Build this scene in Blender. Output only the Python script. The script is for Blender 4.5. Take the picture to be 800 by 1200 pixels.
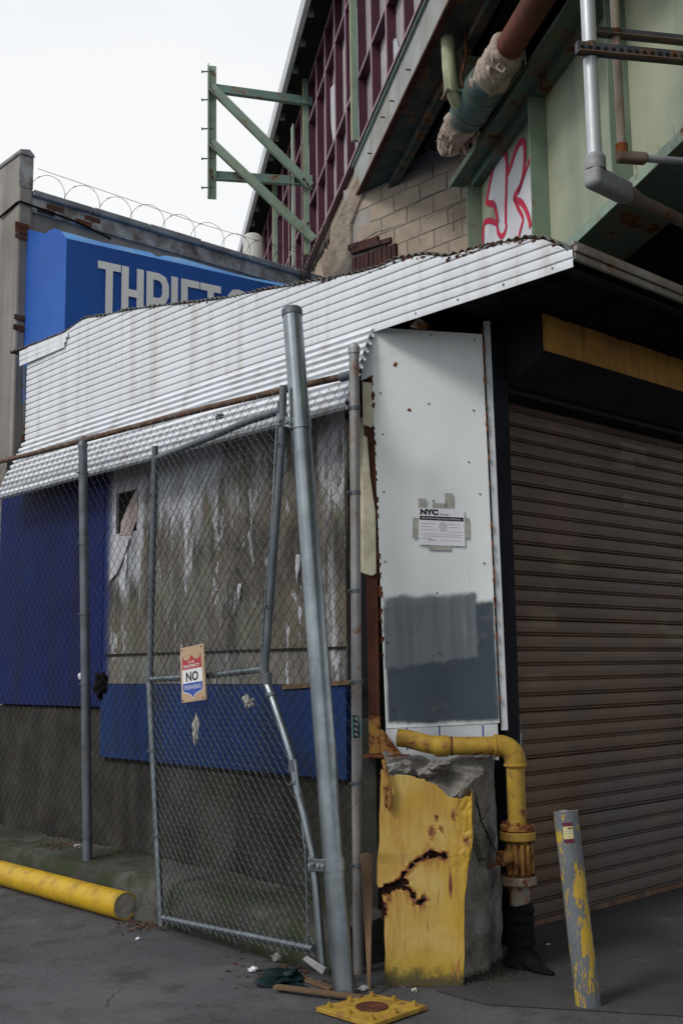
import bpy, bmesh, math, random
from mathutils import Vector as V, Matrix, noise as mnoise
random.seed(7)
R = math.radians
scene = bpy.context.scene
for o in list(bpy.data.objects): bpy.data.objects.remove(o)
COL = scene.collection

# ------------------------------------------------------------------ camera
# world: origin = street corner of the shed, +X along the shutter wall, +Y along the fence wall, Z up (metres)
CAM = V((-4.68, -4.25, 1.6)); FPX = 1300.0
FH = V((.679, .734, 0)).normalized(); RH = V((FH.y, -FH.x, 0)); UP = V((0, 0, 1))
PITCH, ROLL = R(8.0), .0127
FW = FH*math.cos(PITCH) + UP*math.sin(PITCH)
U0 = UP*math.cos(PITCH) - FH*math.sin(PITCH)
CR = RH*math.cos(ROLL) - U0*math.sin(ROLL)
CU = U0*math.cos(ROLL) + RH*math.sin(ROLL)
cd = bpy.data.cameras.new('camera'); cam = bpy.data.objects.new('camera', cd); COL.objects.link(cam)
cam.matrix_world = Matrix(((CR.x, CU.x, -FW.x, CAM.x), (CR.y, CU.y, -FW.y, CAM.y), (CR.z, CU.z, -FW.z, CAM.z), (0, 0, 0, 1)))
cd.sensor_fit = 'VERTICAL'; cd.sensor_height = 36; cd.sensor_width = 24; cd.lens = 36*FPX/1200
cd.clip_start = .05; cd.clip_end = 3000
scene.camera = cam

# ------------------------------------------------------------------ sky, sun, exposure
SUN_TO = V((-.85, .05, .80)).normalized()
w = bpy.data.worlds.new('World'); scene.world = w; w.use_nodes = True
nt = w.node_tree; nt.nodes.clear()
sky = nt.nodes.new('ShaderNodeTexSky'); sky.sky_type = 'NISHITA'; sky.sun_disc = False
sky.sun_elevation = math.asin(SUN_TO.z); sky.sun_rotation = math.atan2(SUN_TO.x, SUN_TO.y)
sky.dust_density = 3.0
tc = nt.nodes.new('ShaderNodeTexCoord'); mp = nt.nodes.new('ShaderNodeMapping'); mp.inputs['Scale'].default_value = (1, 1, 2.2)
ns = nt.nodes.new('ShaderNodeTexNoise'); ns.inputs['Scale'].default_value = 1.6; ns.inputs['Detail'].default_value = 5; ns.inputs['Roughness'].default_value = .5
rp = nt.nodes.new('ShaderNodeValToRGB'); rp.color_ramp.elements[0].position = .32; rp.color_ramp.elements[1].position = .68
rp.color_ramp.elements[0].color = (.86, .915, .97, 1); rp.color_ramp.elements[1].color = (1.0, 1.0, 1.0, 1)
sc = nt.nodes.new('ShaderNodeVectorMath'); sc.operation = 'SCALE'; sc.inputs['Scale'].default_value = 10.8
mx = nt.nodes.new('ShaderNodeMix'); mx.data_type = 'RGBA'; mx.inputs[0].default_value = .9
bg = nt.nodes.new('ShaderNodeBackground'); bg.inputs['Strength'].default_value = .09
wo = nt.nodes.new('ShaderNodeOutputWorld')
L = nt.links.new
L(tc.outputs['Generated'], mp.inputs[0]); L(mp.outputs[0], ns.inputs['Vector']); L(ns.outputs['Fac'], rp.inputs[0])
L(rp.outputs[0], sc.inputs[0]); L(sky.outputs[0], mx.inputs[6]); L(sc.outputs[0], mx.inputs[7]); L(mx.outputs[2], bg.inputs[0]); L(bg.outputs[0], wo.inputs[0])
sd = bpy.data.lights.new('sun', 'SUN'); sd.energy = 1.5; sd.angle = R(14); sd.color = (1, .97, .93)
so = bpy.data.objects.new('sun', sd); COL.objects.link(so); so.rotation_euler = SUN_TO.to_track_quat('Z', 'Y').to_euler(); so.location = (-10, 0, 20)
scene.view_settings.view_transform = 'Standard'; scene.view_settings.look = 'None'
scene.view_settings.gamma = 1; scene.view_settings.use_curve_mapping = False
scene.view_settings.exposure = 0.1

# ------------------------------------------------------------------ pixel -> surface helpers (photo pixels, 800x1200)
def ray(x, y): return FW*FPX + CR*(x-400) + CU*(600-y)
def hit(x, y, p, n):
    k = ray(x, y); n = V(n); return CAM + k*((V(p)-CAM).dot(n)/k.dot(n))
def gz(x, y, z=0): return hit(x, y, (0, 0, z), (0, 0, 1))
def hx(x, y, X=0): return hit(x, y, (X, 0, 0), (1, 0, 0))
def hy(x, y, Y=0): return hit(x, y, (0, Y, 0), (0, 1, 0))
def hd(x, y, d): return hit(x, y, CAM+FH*d, FH)                     # at forward distance d
EE = V((.530, .848, 0)).normalized(); NN = V((EE.y, -EE.x, 0))        # viaduct axis and its normal
C0 = V((CAM.x, CAM.y, 0))
def EP(e, n, z): return C0 + EE*e + NN*n + UP*z
def he(x, y, n): return hit(x, y, C0+NN*n, NN)
def e_of(p): return (p-C0).dot(EE)
A0, B0 = V((0, .54, 0)), V((.493, 0, 0)); MC = (A0+B0)/2            # chamfer ends
CC = (B0-A0).normalized(); MM = V((CC.y, -CC.x, 0))                  # along chamfer / outwards
if MM.dot(FH) > 0: MM = -MM
def CP(c, m, z): return MC + CC*c + MM*m + UP*z
def hc(x, y, m): return hit(x, y, MC+MM*m, MM)
def c_of(p): return (p-MC).dot(CC)

# ------------------------------------------------------------------ mesh builder
class MB:
    def __init__(s): s.v = []; s.f = []
    def add(s, vs, fs):
        b = len(s.v); s.v += [V(p) for p in vs]; s.f += [tuple(b+i for i in f) for f in fs]; return s
    def obox(s, o, a, b, c):
        o, a, b, c = V(o), V(a), V(b), V(c)
        vs = [o, o+a, o+a+b, o+b, o+c, o+a+c, o+a+b+c, o+b+c]
        fs = [(0, 3, 2, 1), (4, 5, 6, 7), (0, 1, 5, 4), (1, 2, 6, 5), (2, 3, 7, 6), (3, 0, 4, 7)]
        if a.cross(b).dot(c) < 0: fs = [f[::-1] for f in fs]
        return s.add(vs, fs)
    def box(s, x0, x1, y0, y1, z0, z1): return s.obox((x0, y0, z0), (x1-x0, 0, 0), (0, y1-y0, 0), (0, 0, z1-z0))
    def ebox(s, e0, e1, n0, n1, z0, z1): return s.obox(EP(e0, n0, z0), EE*(e1-e0), NN*(n1-n0), UP*(z1-z0))
    def prism(s, poly, vec):
        poly = [V(p) for p in poly]; vec = V(vec); n = len(poly)
        nr = V((0, 0, 0))
        for i in range(n): nr += poly[i].cross(poly[(i+1) % n])
        if nr.dot(vec) < 0: poly = poly[::-1]
        return s.add(poly+[p+vec for p in poly], [tuple(range(n))[::-1], tuple(range(n, 2*n))]+[(i, (i+1) % n, n+(i+1) % n, n+i) for i in range(n)])
    def tube(s, pts, r, seg=10, caps=True):
        pts = [V(p) for p in pts]; n = len(pts)
        rs = r if isinstance(r, (list, tuple)) else [r]*n
        b = len(s.v); up = None
        for i, p in enumerate(pts):
            t = (pts[min(i+1, n-1)]-pts[max(i-1, 0)])
            t = t.normalized() if t.length > 1e-9 else UP
            if up is None:
                h = UP if abs(t.z) < .9 else V((1, 0, 0)); up = (h - t*h.dot(t)).normalized()
            else:
                q = up - t*up.dot(t); up = q.normalized() if q.length > 1e-6 else t.orthogonal().normalized()
            sd_ = t.cross(up)
            for k in range(seg):
                a = 2*math.pi*k/seg; s.v.append(p + up*(rs[i]*math.cos(a)) + sd_*(rs[i]*math.sin(a)))
        for i in range(n-1):
            for k in range(seg):
                k2 = (k+1) % seg; s.f.append((b+i*seg+k, b+i*seg+k2, b+(i+1)*seg+k2, b+(i+1)*seg+k))
        if caps:
            s.f.append(tuple(b+k for k in range(seg))[::-1]); s.f.append(tuple(b+(n-1)*seg+k for k in range(seg)))
        return s
    def disc(s, c, ax, r, th, seg=20): c, ax = V(c), V(ax).normalized(); return s.tube([c-ax*th/2, c+ax*th/2], r, seg)
    def blob(s, c, r, amp=.35, seed=0, sub=1, sq=(1, 1, 1)):
        bm = bmesh.new(); bmesh.ops.create_icosphere(bm, subdivisions=sub, radius=1)
        vs = []
        for q in bm.verts:
            d = q.co.normalized(); k = 1+amp*mnoise.noise(d*1.7+V((seed*3.1, seed*1.7, seed)))*2
            vs.append(V(c)+V((d.x*sq[0], d.y*sq[1], d.z*sq[2]))*(r*k))
        fs = [tuple(q.index for q in f.verts) for f in bm.faces]; bm.free(); return s.add(vs, fs)
    def build(s, name, mat, parent=None, smooth=False, bevel=0, seg=1):
        me = bpy.data.meshes.new(name); me.from_pydata([tuple(p) for p in s.v], [], s.f); me.update()
        if smooth:
            me.polygons.foreach_set('use_smooth', [True]*len(me.polygons)); me.set_sharp_from_angle(angle=R(42))
        return link(name, me, mat, parent, bevel, seg)
def link(name, me, mat, parent=None, bevel=0, seg=1):
    o = bpy.data.objects.new(name, me); COL.objects.link(o)
    if mat is not None and not me.materials: me.materials.append(mat)
    if parent is not None: attach(o, parent)
    if bevel:
        m = o.modifiers.new('bevel', 'BEVEL'); m.width = bevel; m.segments = seg; m.limit_method = 'ANGLE'; m.angle_limit = R(35)
    return o
def world_loc(o):
    p = V(o.location)
    while o.parent is not None: o = o.parent; p += V(o.location) if o.type == 'EMPTY' else V((0, 0, 0))
    return p
def attach(o, parent):
    o.parent = parent
    r = parent
    while r.parent is not None: r = r.parent
    if r.type == 'EMPTY': o.matrix_parent_inverse = Matrix.Translation(-V(r.location)) if parent is r else Matrix.Identity(4)
    return o
def tag(o, label=None, cat=None, group=None, kind=None):
    if label: o['label'] = label
    if cat: o['category'] = cat
    if group: o['group'] = group
    if kind: o['kind'] = kind
    return o
def thing(name, loc, label, cat, group=None):
    o = bpy.data.objects.new(name, None); COL.objects.link(o); o.location = V(loc); o.empty_display_size = .2
    return tag(o, label, cat, group)
def lerp(a, b, t): return a+(b-a)*t
def interp(x, pts):
    if x <= pts[0][0]: return pts[0][1]
    for (a, b), (c, d) in zip(pts, pts[1:]):
        if x <= c: return b+(d-b)*(x-a)/(c-a)
    return pts[-1][1]

# ------------------------------------------------------------------ materials
class NG:
    def __init__(s, name):
        s.m = bpy.data.materials.new(name); s.m.use_nodes = True; s.t = s.m.node_tree; s.b = s.t.nodes['Principled BSDF']
        s.tc = s.n('ShaderNodeTexCoord'); s.obj = s.tc.outputs['Object']
    def n(s, ty, **k):
        q = s.t.nodes.new(ty)
        for a, b in k.items(): setattr(q, a, b)
        return q
    def link(s, a, b): s.t.links.new(a, b)
    def set(s, sock, v):
        if hasattr(v, 'is_output'): s.link(v, sock)
        else: sock.default_value = v
    def noise(s, scale, det=5, rough=.55, vec=None, stretch=None, off=0, dist=0):
        q = s.n('ShaderNodeTexNoise'); q.inputs['Scale'].default_value = scale; q.inputs['Detail'].default_value = det
        q.inputs['Roughness'].default_value = rough; q.inputs['Distortion'].default_value = dist
        v = vec or s.obj
        if stretch or off:
            mpn = s.n('ShaderNodeMapping'); s.link(v, mpn.inputs[0])
            if stretch: mpn.inputs['Scale'].default_value = stretch
            mpn.inputs['Location'].default_value = (off, off*.7, off*1.3); v = mpn.outputs[0]
        s.link(v, q.inputs['Vector']); return q.outputs['Fac']
    def ramp(s, f, a, b, inv=False):
        q = s.n('ShaderNodeMapRange'); q.interpolation_type = 'SMOOTHSTEP'; s.set(q.inputs[0], f)
        q.inputs[1].default_value = a; q.inputs[2].default_value = b
        q.inputs[3].default_value = 1 if inv else 0; q.inputs[4].default_value = 0 if inv else 1
        return q.outputs[0]
    def math(s, op, a, b=0.0, clamp=False):
        q = s.n('ShaderNodeMath', operation=op, use_clamp=clamp); s.set(q.inputs[0], a); s.set(q.inputs[1], b); return q.outputs[0]
    def mix(s, f, a, b):
        q = s.n('ShaderNodeMix', data_type='RGBA'); s.set(q.inputs[0], f)
        for i, c in ((6, a), (7, b)):
            s.set(q.inputs[i], c if hasattr(c, 'is_output') else (c[0], c[1], c[2], 1))
        return q.outputs[2]
    def sep(s, v=None):
        q = s.n('ShaderNodeSeparateXYZ'); s.link(v or s.obj, q.inputs[0]); return q.outputs
    def pos(s): return s.n('ShaderNodeNewGeometry').outputs['Position']
    def rnd(s): return s.n('ShaderNodeObjectInfo').outputs['Random']
    def bump(s, h, strength=.3, dist=.01):
        q = s.n('ShaderNodeBump'); q.inputs['Strength'].default_value = strength; q.inputs['Distance'].default_value = dist
        s.set(q.inputs['Height'], h); s.link(q.outputs[0], s.b.inputs['Normal'])
    def out(s, col, rough=.7, metal=0.0, spec=.4):
        s.set(s.b.inputs['Base Color'], col if hasattr(col, 'is_output') else (col[0], col[1], col[2], 1))
        s.set(s.b.inputs['Roughness'], rough); s.set(s.b.inputs['Metallic'], metal); s.b.inputs['Specular IOR Level'].default_value = spec
        return s.m
RUST_D, RUST_O = (.045, .018, .010), (.20, .065, .018)
def weather(name, c1, c2=None, ns=2.5, rough=.7, metal=0.0, streak=None, rust=None, grime=None, bump=.15, bs=70, spec=.2, wpos=False, rndv=0, bd=.006):
    g = NG(name)
    if wpos: g.obj = g.pos()
    c2 = c2 or tuple(x*.8 for x in c1)
    col = g.mix(g.ramp(g.noise(ns, 6, .6), .3, .7), c1, c2)
    if rndv:
        f = g.math('MULTIPLY', g.rnd(), rndv); col = g.mix(f, col, tuple(x*.55 for x in c1))
    if grime:   # (colour, amount, scale)
        gc, ga, gs = grime
        col = g.mix(g.math('MULTIPLY', g.ramp(g.noise(gs, 8, .65, off=3.3), .45, .72), ga), col, gc)
    if streak:
        scol, sa, ss = streak
        m = g.ramp(g.noise(ss, 6, .6, stretch=(1, 1, .05), off=1.7), .46, .72)
        col = g.mix(g.math('MULTIPLY', m, sa), col, scol)
    rg = g.math('ADD', rough-.1, g.math('MULTIPLY', g.noise(ns*4, 4), .2)); mt = metal
    if rust:
        th, rs = rust
        nz = g.noise(rs, 10, .7, off=7.1); m = g.ramp(nz, th, th+.05)
        rc = g.mix(g.ramp(g.noise(rs*6, 6, .7), .35, .65), RUST_D, RUST_O)
        halo = g.math('MULTIPLY', g.ramp(nz, th-.08, th), .5)
        col = g.mix(halo, col, (.22, .11, .05)); col = g.mix(m, col, rc)
        rg = g.math('MAXIMUM', rg, g.math('MULTIPLY', m, .9))
        if metal: mt = g.math('MULTIPLY', g.math('SUBTRACT', 1.0, m), metal)
    h = g.math('ADD', g.noise(bs, 6, .6), g.math('MULTIPLY', g.noise(ns*3, 3), 1.5))
    g.bump(h, bump, bd)
    return g.out(col, rg, mt, spec)
def plain(name, c, rough=.7, metal=0.0, spec=.4): return NG(name).out(c, rough, metal, spec)

M = {}
M['white_corr'] = weather('white_corrugated', (.74, .77, .81), (.69, .72, .76), 1.2, .5, streak=((.36, .27, .19), .38, 8), rust=(.72, 6), grime=((.52, .52, .50), .25, 2.6), bump=.06)
M['grey_corr'] = weather('grey_roof_edge', (.16, .165, .16), (.09, .09, .085), 8, .8, rust=(.60, 14), bump=.3)
M['brown_corr'] = weather('weathered_fascia', (.34, .32, .28), (.22, .19, .16), 3, .75, streak=((.12, .09, .06), .6, 6), rust=(.60, 7))
M['rust'] = weather('rust', (.10, .035, .018), (.045, .018, .012), 9, .95, grime=((.20, .075, .025), .8, 14), bump=.6, bs=120)
M['rust_orange'] = weather('flaking_rust', (.30, .10, .03), (.10, .035, .018), 12, .95, bump=.6, bs=150)
M['tear_shade'] = weather('tear_shade_brown', (.022, .012, .009), (.012, .008, .007), 12, .95, grime=((.06, .024, .014), .7, 22), bump=.6, bs=150, spec=.1)  # near-black brown, painted shade for the inside of the jacket tear
M['rust_mix'] = weather('crumbling_rust', (.13, .045, .02), (.035, .016, .012), 14, .95, bump=.6, bs=150)
M['rust_red'] = weather('rusted_steel', (.085, .030, .020), (.04, .017, .013), 6, .9, streak=((.17, .07, .035), .5, 12), bump=.4)
M['blue'] = weather('blue_painted_sheet', (.005, .0165, .105), (.0035, .011, .072), 1.0, .65, streak=((.010, .012, .035), .7, 3), rust=(.77, 2.5), bump=.06, spec=.15)
M['blue2'] = weather('blue_painted_band', (.009, .036, .140), (.006, .024, .095), 1.5, .65, streak=((.012, .016, .04), .6, 4), grime=((.02, .025, .035), .6, 3), bump=.08)
M['concrete_dark'] = weather('stained_concrete', (.062, .059, .053), (.022, .021, .019), 2.6, .9, streak=((.02, .019, .017), .8, 5), grime=((.024, .032, .016), .85, 2.6), bump=.8, bs=40, bd=.012)
M['concrete'] = weather('pier_concrete', (.29, .28, .26), (.14, .13, .115), 5, .95, grime=((.085, .07, .05), .8, 5), bump=1.0, bs=45, bd=.02)
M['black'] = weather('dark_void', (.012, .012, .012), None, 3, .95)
M['cream'] = weather('cream_foam_board', (.62, .58, .44), (.50, .46, .34), 9, .85, grime=((.30, .24, .15), .5, 6), bump=.5, bs=40)
M['trim'] = weather('white_trim', (.60, .62, .64), (.50, .52, .54), 3, .6, rust=(.66, 9))
M['jamb'] = weather('dark_blue_jamb', (.012, .016, .022), (.006, .008, .012), 3, .75, streak=((.005, .006, .008), .6, 5), spec=.15)
M['galv'] = weather('galvanised_steel', (.29, .325, .345), (.20, .23, .25), 7, .33, .9, streak=((.13, .15, .165), .6, 14), grime=((.12, .13, .135), .5, 4), bump=.06)
M['galv_dark'] = weather('weathered_galvanised', (.15, .17, .195), (.10, .115, .13), 7, .55, .5, rust=(.69, 9), streak=((.07, .08, .09), .5, 12), bump=.08)
M['galv_rust'] = weather('rust_spotted_galvanised', (.33, .34, .35), (.23, .235, .24), 6, .55, .5, rust=(.60, 6), streak=((.22, .14, .08), .5, 9))
M['rail'] = weather('rusty_rail', (.15, .085, .055), (.09, .055, .04), 8, .8, .2, grime=((.26, .24, .22), .4, 12), bump=.3)
M['wire'] = plain('galvanised_wire', (.16, .177, .19), .5, .5)
M['wire_rust'] = weather('dulled_wire', (.06, .054, .05), (.055, .037, .029), 3, .8, .1)
M['wood'] = weather('weathered_wood', (.17, .11, .065), (.10, .065, .04), 5, .9, streak=((.10, .065, .04), .6, 30), bump=.4)
M['housing'] = weather('dark_housing', (.024, .023, .023), (.015, .0145, .0145), 3, .8, rust=(.74, 4), spec=.15)
M['ochre'] = weather('faded_ochre_paint', (.50, .262, .055), (.43, .215, .045), 3, .75, streak=((.16, .09, .035), .6, 14), grime=((.22, .13, .05), .45, 4))
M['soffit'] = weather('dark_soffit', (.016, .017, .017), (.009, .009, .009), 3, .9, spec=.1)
M['green'] = weather('pale_green_paint', (.385, .41, .285), (.325, .355, .245), .9, .55, streak=((.16, .21, .17), .55, 1.4), grime=((.20, .23, .18), .5, 1.3), bump=.05)
M['green_rust'] = weather('green_paint_over_rust', (.115, .175, .135), (.085, .135, .11), 3, .65, rust=(.56, 2.6), bump=.35)
M['green_dark'] = weather('dark_green_paint', (.055, .075, .062), (.035, .045, .04), 4, .8, rust=(.58, 4), bump=.3)
M['green_mid'] = weather('mid_green_paint', (.20, .26, .19), (.15, .20, .155), 2.5, .6, rust=(.70, 5), bump=.12)
M['bracket'] = weather('bracket_green_paint', (.25, .33, .26), (.19, .26, .205), 4, .6, rust=(.63, 5), bump=.12)
M['bracket_arm'] = weather('bracket_bluegreen_paint', (.15, .24, .21), (.11, .18, .165), 4, .6, rust=(.60, 5), bump=.15)
M['fascia_grey'] = weather('grey_green_plate', (.36, .375, .36), (.27, .28, .265), 2, .7, streak=((.17, .12, .08), .5, 3), rust=(.66, 3))
M['purple'] = weather('purple_frame', (.085, .027, .046), (.06, .02, .034), 3, .45)
M['purple_lit_edge'] = weather('lit_purple_edge', (.36, .25, .29), (.27, .17, .21), 5, .5)  # paler purple: light catching the frame fronts, put into the colour
M['blockwall'] = weather('tan_block', (.40, .325, .25), (.33, .265, .20), 4, .9, grime=((.17, .14, .11), .5, 3), bump=.4, bs=60, wpos=True, rndv=.22)
M['tan_render'] = weather('worn_tan_render', (.33, .27, .21), (.22, .19, .16), 5, .95, grime=((.10, .09, .08), .7, 6), streak=((.30, .17, .09), .4, 4), bump=.9, bs=40, bd=.015)
M['mortar'] = weather('grey_mortar', (.34, .315, .285), (.24, .22, .195), 5, .95, bump=.6, bs=40)
M['brick_dark'] = weather('dark_brick', (.085, .036, .030), (.04, .022, .021), 6, .85, bump=.4, wpos=True, rndv=.5)
M['brick'] = weather('red_brick', (.15, .055, .032), (.08, .032, .022), 8, .9, grime=((.20, .18, .16), .5, 7), bump=.4, wpos=True, rndv=.4)
M['stucco'] = weather('grey_stucco', (.33, .31, .28), (.23, .215, .195), 1.3, .95, streak=((.11, .10, .09), .7, 2), grime=((.40, .385, .36), .5, 2.2), bump=.5, bs=50)
M['stucco_white'] = weather('peeling_whitewash', (.46, .47, .48), (.20, .17, .15), 6, .9, grime=((.11, .065, .045), .95, 5), bump=.5)
M['coping'] = weather('grey_coping', (.30, .315, .33), (.16, .165, .17), 4, .7, rust=(.68, 5), bump=.3)
M['sign_blue'] = weather('blue_awning_fabric', (.028, .115, .44), (.022, .092, .37), .8, .6, bump=.1, bs=300)
M['sign_top'] = weather('faded_awning_top', (.05, .23, .55), (.04, .17, .48), 1.5, .6, grime=((.20, .32, .30), .7, 2.5), bump=.1, bs=300)
M['sign_white'] = weather('white_lettering', (.84, .86, .88), (.78, .80, .82), 2, .6, bump=.03)
M['yellow'] = weather('yellow_pipe_paint', (.54, .345, .02), (.45, .275, .016), 3, .38, rust=(.645, 12), grime=((.17, .11, .03), .75, 7), bump=.1)
M['yellow_gas'] = weather('worn_yellow_pipe', (.42, .275, .04), (.33, .205, .03), 6, .6, rust=(.585, 13), grime=((.15, .085, .03), .75, 8), streak=((.17, .09, .03), .5, 11), bump=.25)
M['valve'] = weather('rusted_valve', (.36, .20, .035), (.22, .10, .03), 10, .7, rust=(.50, 14), bump=.5)
M['flange_grey'] = weather('grey_flange', (.24, .22, .19), (.16, .14, .12), 8, .75, rust=(.58, 12))
M['rubber'] = weather('black_wrap', (.007, .007, .008), (.012, .012, .013), 9, .85, bump=.4, spec=.05)
M['paper'] = plain('white_paper', (.70, .71, .75), .6)
M['ink'] = plain('black_ink', (.012, .012, .014), .6)
M['ink_grey'] = plain('grey_print', (.30, .30, .33), .6)
M['tape'] = weather('dirty_tape', (.40, .40, .36), (.30, .29, .25), 30, .5)
M['red_print'] = plain('red_print', (.36, .03, .03), .5)
M['blue_print'] = plain('blue_print', (.03, .07, .33), .5)
M['white_print'] = plain('white_print', (.66, .67, .68), .5)
M['plywood'] = weather('tan_plywood', (.45, .33, .22), (.38, .27, .17), 6, .8)
M['plastic_teal'] = weather('teal_plastic', (.010, .024, .027), (.006, .014, .017), 5, .4)
M['cyan'] = plain('cyan_sticker', (.10, .42, .50), .5)
M['rustpipe'] = weather('red_brown_pipe', (.16, .05, .03), (.09, .032, .022), 5, .7, bump=.2)
M['insul'] = weather('torn_insulation', (.58, .48, .40), (.42, .33, .27), 7, .95, grime=((.13, .085, .06), .75, 8), streak=((.25, .18, .14), .5, 14), bump=1.0, bs=70, bd=.015)
M['coupling'] = weather('green_coupling', (.10, .155, .145), (.06, .10, .095), 6, .6, rust=(.62, 9))
M['pale_pipe'] = weather('pale_green_pipe', (.40, .42, .27), (.30, .32, .20), 6, .6)
M['conduit'] = weather('silver_conduit', (.52, .54, .56), (.44, .455, .47), 4, .45, .5, bump=.05)
M['conduit_brown'] = weather('brown_conduit', (.20, .155, .12), (.14, .10, .075), 5, .7, .2, rust=(.60, 8))
M['conduit_tan'] = weather('tan_conduit', (.38, .32, .26), (.28, .21, .155), 5, .6, .3, rust=(.68, 8))
M['cast'] = weather('cast_fitting', (.33, .34, .35), (.23, .235, .24), 9, .6, .3, rust=(.66, 9))
M['strut'] = weather('dark_strut', (.085, .095, .11), (.05, .055, .065), 5, .6, .4, rust=(.60, 7))
M['graf_white'] = weather('sprayed_white', (.70, .71, .73), (.60, .61, .64), 3, .7)
M['graf_red'] = weather('sprayed_red', (.62, .035, .085), (.50, .03, .07), 6, .7)
M['leaf'] = weather('dead_leaf', (.13, .065, .035), (.06, .035, .025), 20, .9)
M['stone'] = weather('grit', (.17, .16, .15), (.08, .075, .07), 30, .9)
M['tank'] = weather('white_vent', (.55, .55, .53), (.42, .42, .40), 4, .6, streak=((.28, .25, .21), .6, 8))
M['moss'] = weather('moss', (.035, .055, .018), (.02, .032, .012), 20, .95)
M['glass_paint'] = weather('dirty_pane', (.52, .50, .50), (.40, .37, .38), 1.6, .3, grime=((.62, .61, .60), .6, 1.1), wpos=True, rndv=.8)

# asphalt
g = NG('asphalt'); n1 = g.noise(.55, 7, .6); n2 = g.noise(3.2, 8, .65); n3 = g.noise(70, 5, .85)
col = g.mix(g.ramp(n1, .35, .65), (.044, .045, .051), (.080, .081, .089)); col = g.mix(g.ramp(n2, .48, .66), col, (.036, .035, .036))
col = g.mix(g.math('MULTIPLY', g.ramp(n3, .53, .66), .9), col, (.175, .173, .172))
vo = g.n('ShaderNodeTexVoronoi', feature='DISTANCE_TO_EDGE'); vo.inputs['Scale'].default_value = .8
dn = g.n('ShaderNodeVectorMath', operation='ADD'); nz = g.n('ShaderNodeTexNoise'); nz.inputs['Scale'].default_value = 4; g.link(g.obj, nz.inputs['Vector'])
g.link(g.obj, dn.inputs[0]); g.link(nz.outputs['Color'], dn.inputs[1]); sv_ = g.n('ShaderNodeVectorMath', operation='SCALE'); g.link(nz.outputs['Color'], sv_.inputs[0]); sv_.inputs['Scale'].default_value = .3; g.link(sv_.outputs[0], dn.inputs[1]); g.link(dn.outputs[0], vo.inputs['Vector'])
crk = g.ramp(vo.outputs[0], .0, .012, inv=True); crk = g.math('MULTIPLY', g.math('MULTIPLY', crk, .6), g.ramp(g.noise(.9, 2, off=6), .56, .62))
col = g.mix(crk, col, (.014, .013, .013)); spill = g.ramp(g.noise(2.3, 8, .7, off=9.0), .70, .74); col = g.mix(g.math('MULTIPLY', spill, .55), col, (.24, .235, .225))
col = g.mix(g.math('MULTIPLY', g.ramp(g.noise(1.3, 9, .7, off=21), .52, .66), .75), col, (.108, .103, .102)); col = g.mix(g.math('MULTIPLY', g.ramp(g.noise(24, 8, .8, off=41), .55, .68), .5), col, (.03, .029, .03)); col = g.mix(g.math('MULTIPLY', g.ramp(g.noise(7, 4, .6, off=31), .70, .73), .8), col, (.022, .021, .021))
g.bump(g.math('SUBTRACT', g.math('ADD', g.noise(110, 4, .7), g.math('MULTIPLY', n2, 2)), g.math('MULTIPLY', crk, 3)), .5, .006)
M['asphalt'] = g.out(col, g.math('ADD', .68, g.math('MULTIPLY', n2, .25)), 0, .35)
# sidewalk slab
g = NG('sidewalk_concrete'); n1 = g.noise(1.1, 7, .6); n2 = g.noise(5, 8, .65)
col = g.mix(g.ramp(n1, .35, .65), (.062, .061, .06), (.040, .040, .041)); col = g.mix(g.ramp(n2, .58, .72), col, (.10, .098, .094))
scr = g.ramp(g.noise(3, 8, .7, stretch=(4, .6, 1), off=2), .66, .70); col = g.mix(g.math('MULTIPLY', scr, .5), col, (.16, .155, .15))
g.bump(g.math('ADD', g.noise(120, 3), n2), .5, .006)
M['sidewalk'] = g.out(col, .8, 0, .3)
# kerb with moss
g = NG('mossy_kerb'); n1 = g.noise(2.2, 7, .6)
col = g.mix(g.ramp(n1, .35, .65), (.082, .078, .070), (.036, .035, .031)); col = g.mix(g.ramp(g.noise(1.8, 8, .7, off=4), .43, .60), col, (.026, .034, .014)); col = g.mix(g.ramp(g.noise(9, 8, .7, off=6), .56, .68), col, (.022, .021, .018))
g.bump(g.math('ADD', g.noise(60, 5), n1), .8, .01); M['kerb'] = g.out(col, .95, 0, .25)
# stained white sheet: white paint peeled over a brown-green weathered face; blue overspray at the far end
g = NG('stained_white_sheet'); S = g.sep(g.pos()); PP = g.pos()
base = g.mix(g.ramp(g.noise(9, 8, .7, vec=PP, stretch=(1, 1, .14), off=2), .38, .62), (.50, .52, .56), (.30, .305, .315))
m = g.math('ADD', g.math('MULTIPLY', g.noise(3.4, 10, .72, vec=PP, stretch=(1, 1, .17), off=.6, dist=.5), .65), g.math('MULTIPLY', g.noise(12, 8, .72, vec=PP, stretch=(1, 1, .16), off=4), .35))
m = g.math('ADD', m, g.math('MULTIPLY', g.ramp(S[2], 3.15, 2.35), .145))                                        # paint survives under the eave
left = g.math('MULTIPLY', g.ramp(S[1], 2.96, 3.14), g.ramp(S[2], 2.05, 2.50)); m = g.math('SUBTRACT', m, g.math('MULTIPLY', left, .22))   # and round the torn hole
mm = g.math('MULTIPLY', g.ramp(m, .49, .60), .95)
oliv = g.mix(g.ramp(g.noise(4.5, 9, .75, vec=PP, stretch=(1, 1, .45), off=8), .40, .60), (.120, .102, .070), (.048, .041, .032))
oliv = g.mix(g.math('MULTIPLY', g.ramp(g.noise(3.1, 6, .65, vec=PP, stretch=(1, 1, .5), off=5), .52, .64), .75), oliv, (.145, .15, .11))
oliv = g.mix(g.math('MULTIPLY', g.ramp(g.noise(28, 8, .78, vec=PP, stretch=(1, 1, .2), off=3), .52, .66), .55), oliv, (.21, .205, .19))
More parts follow.
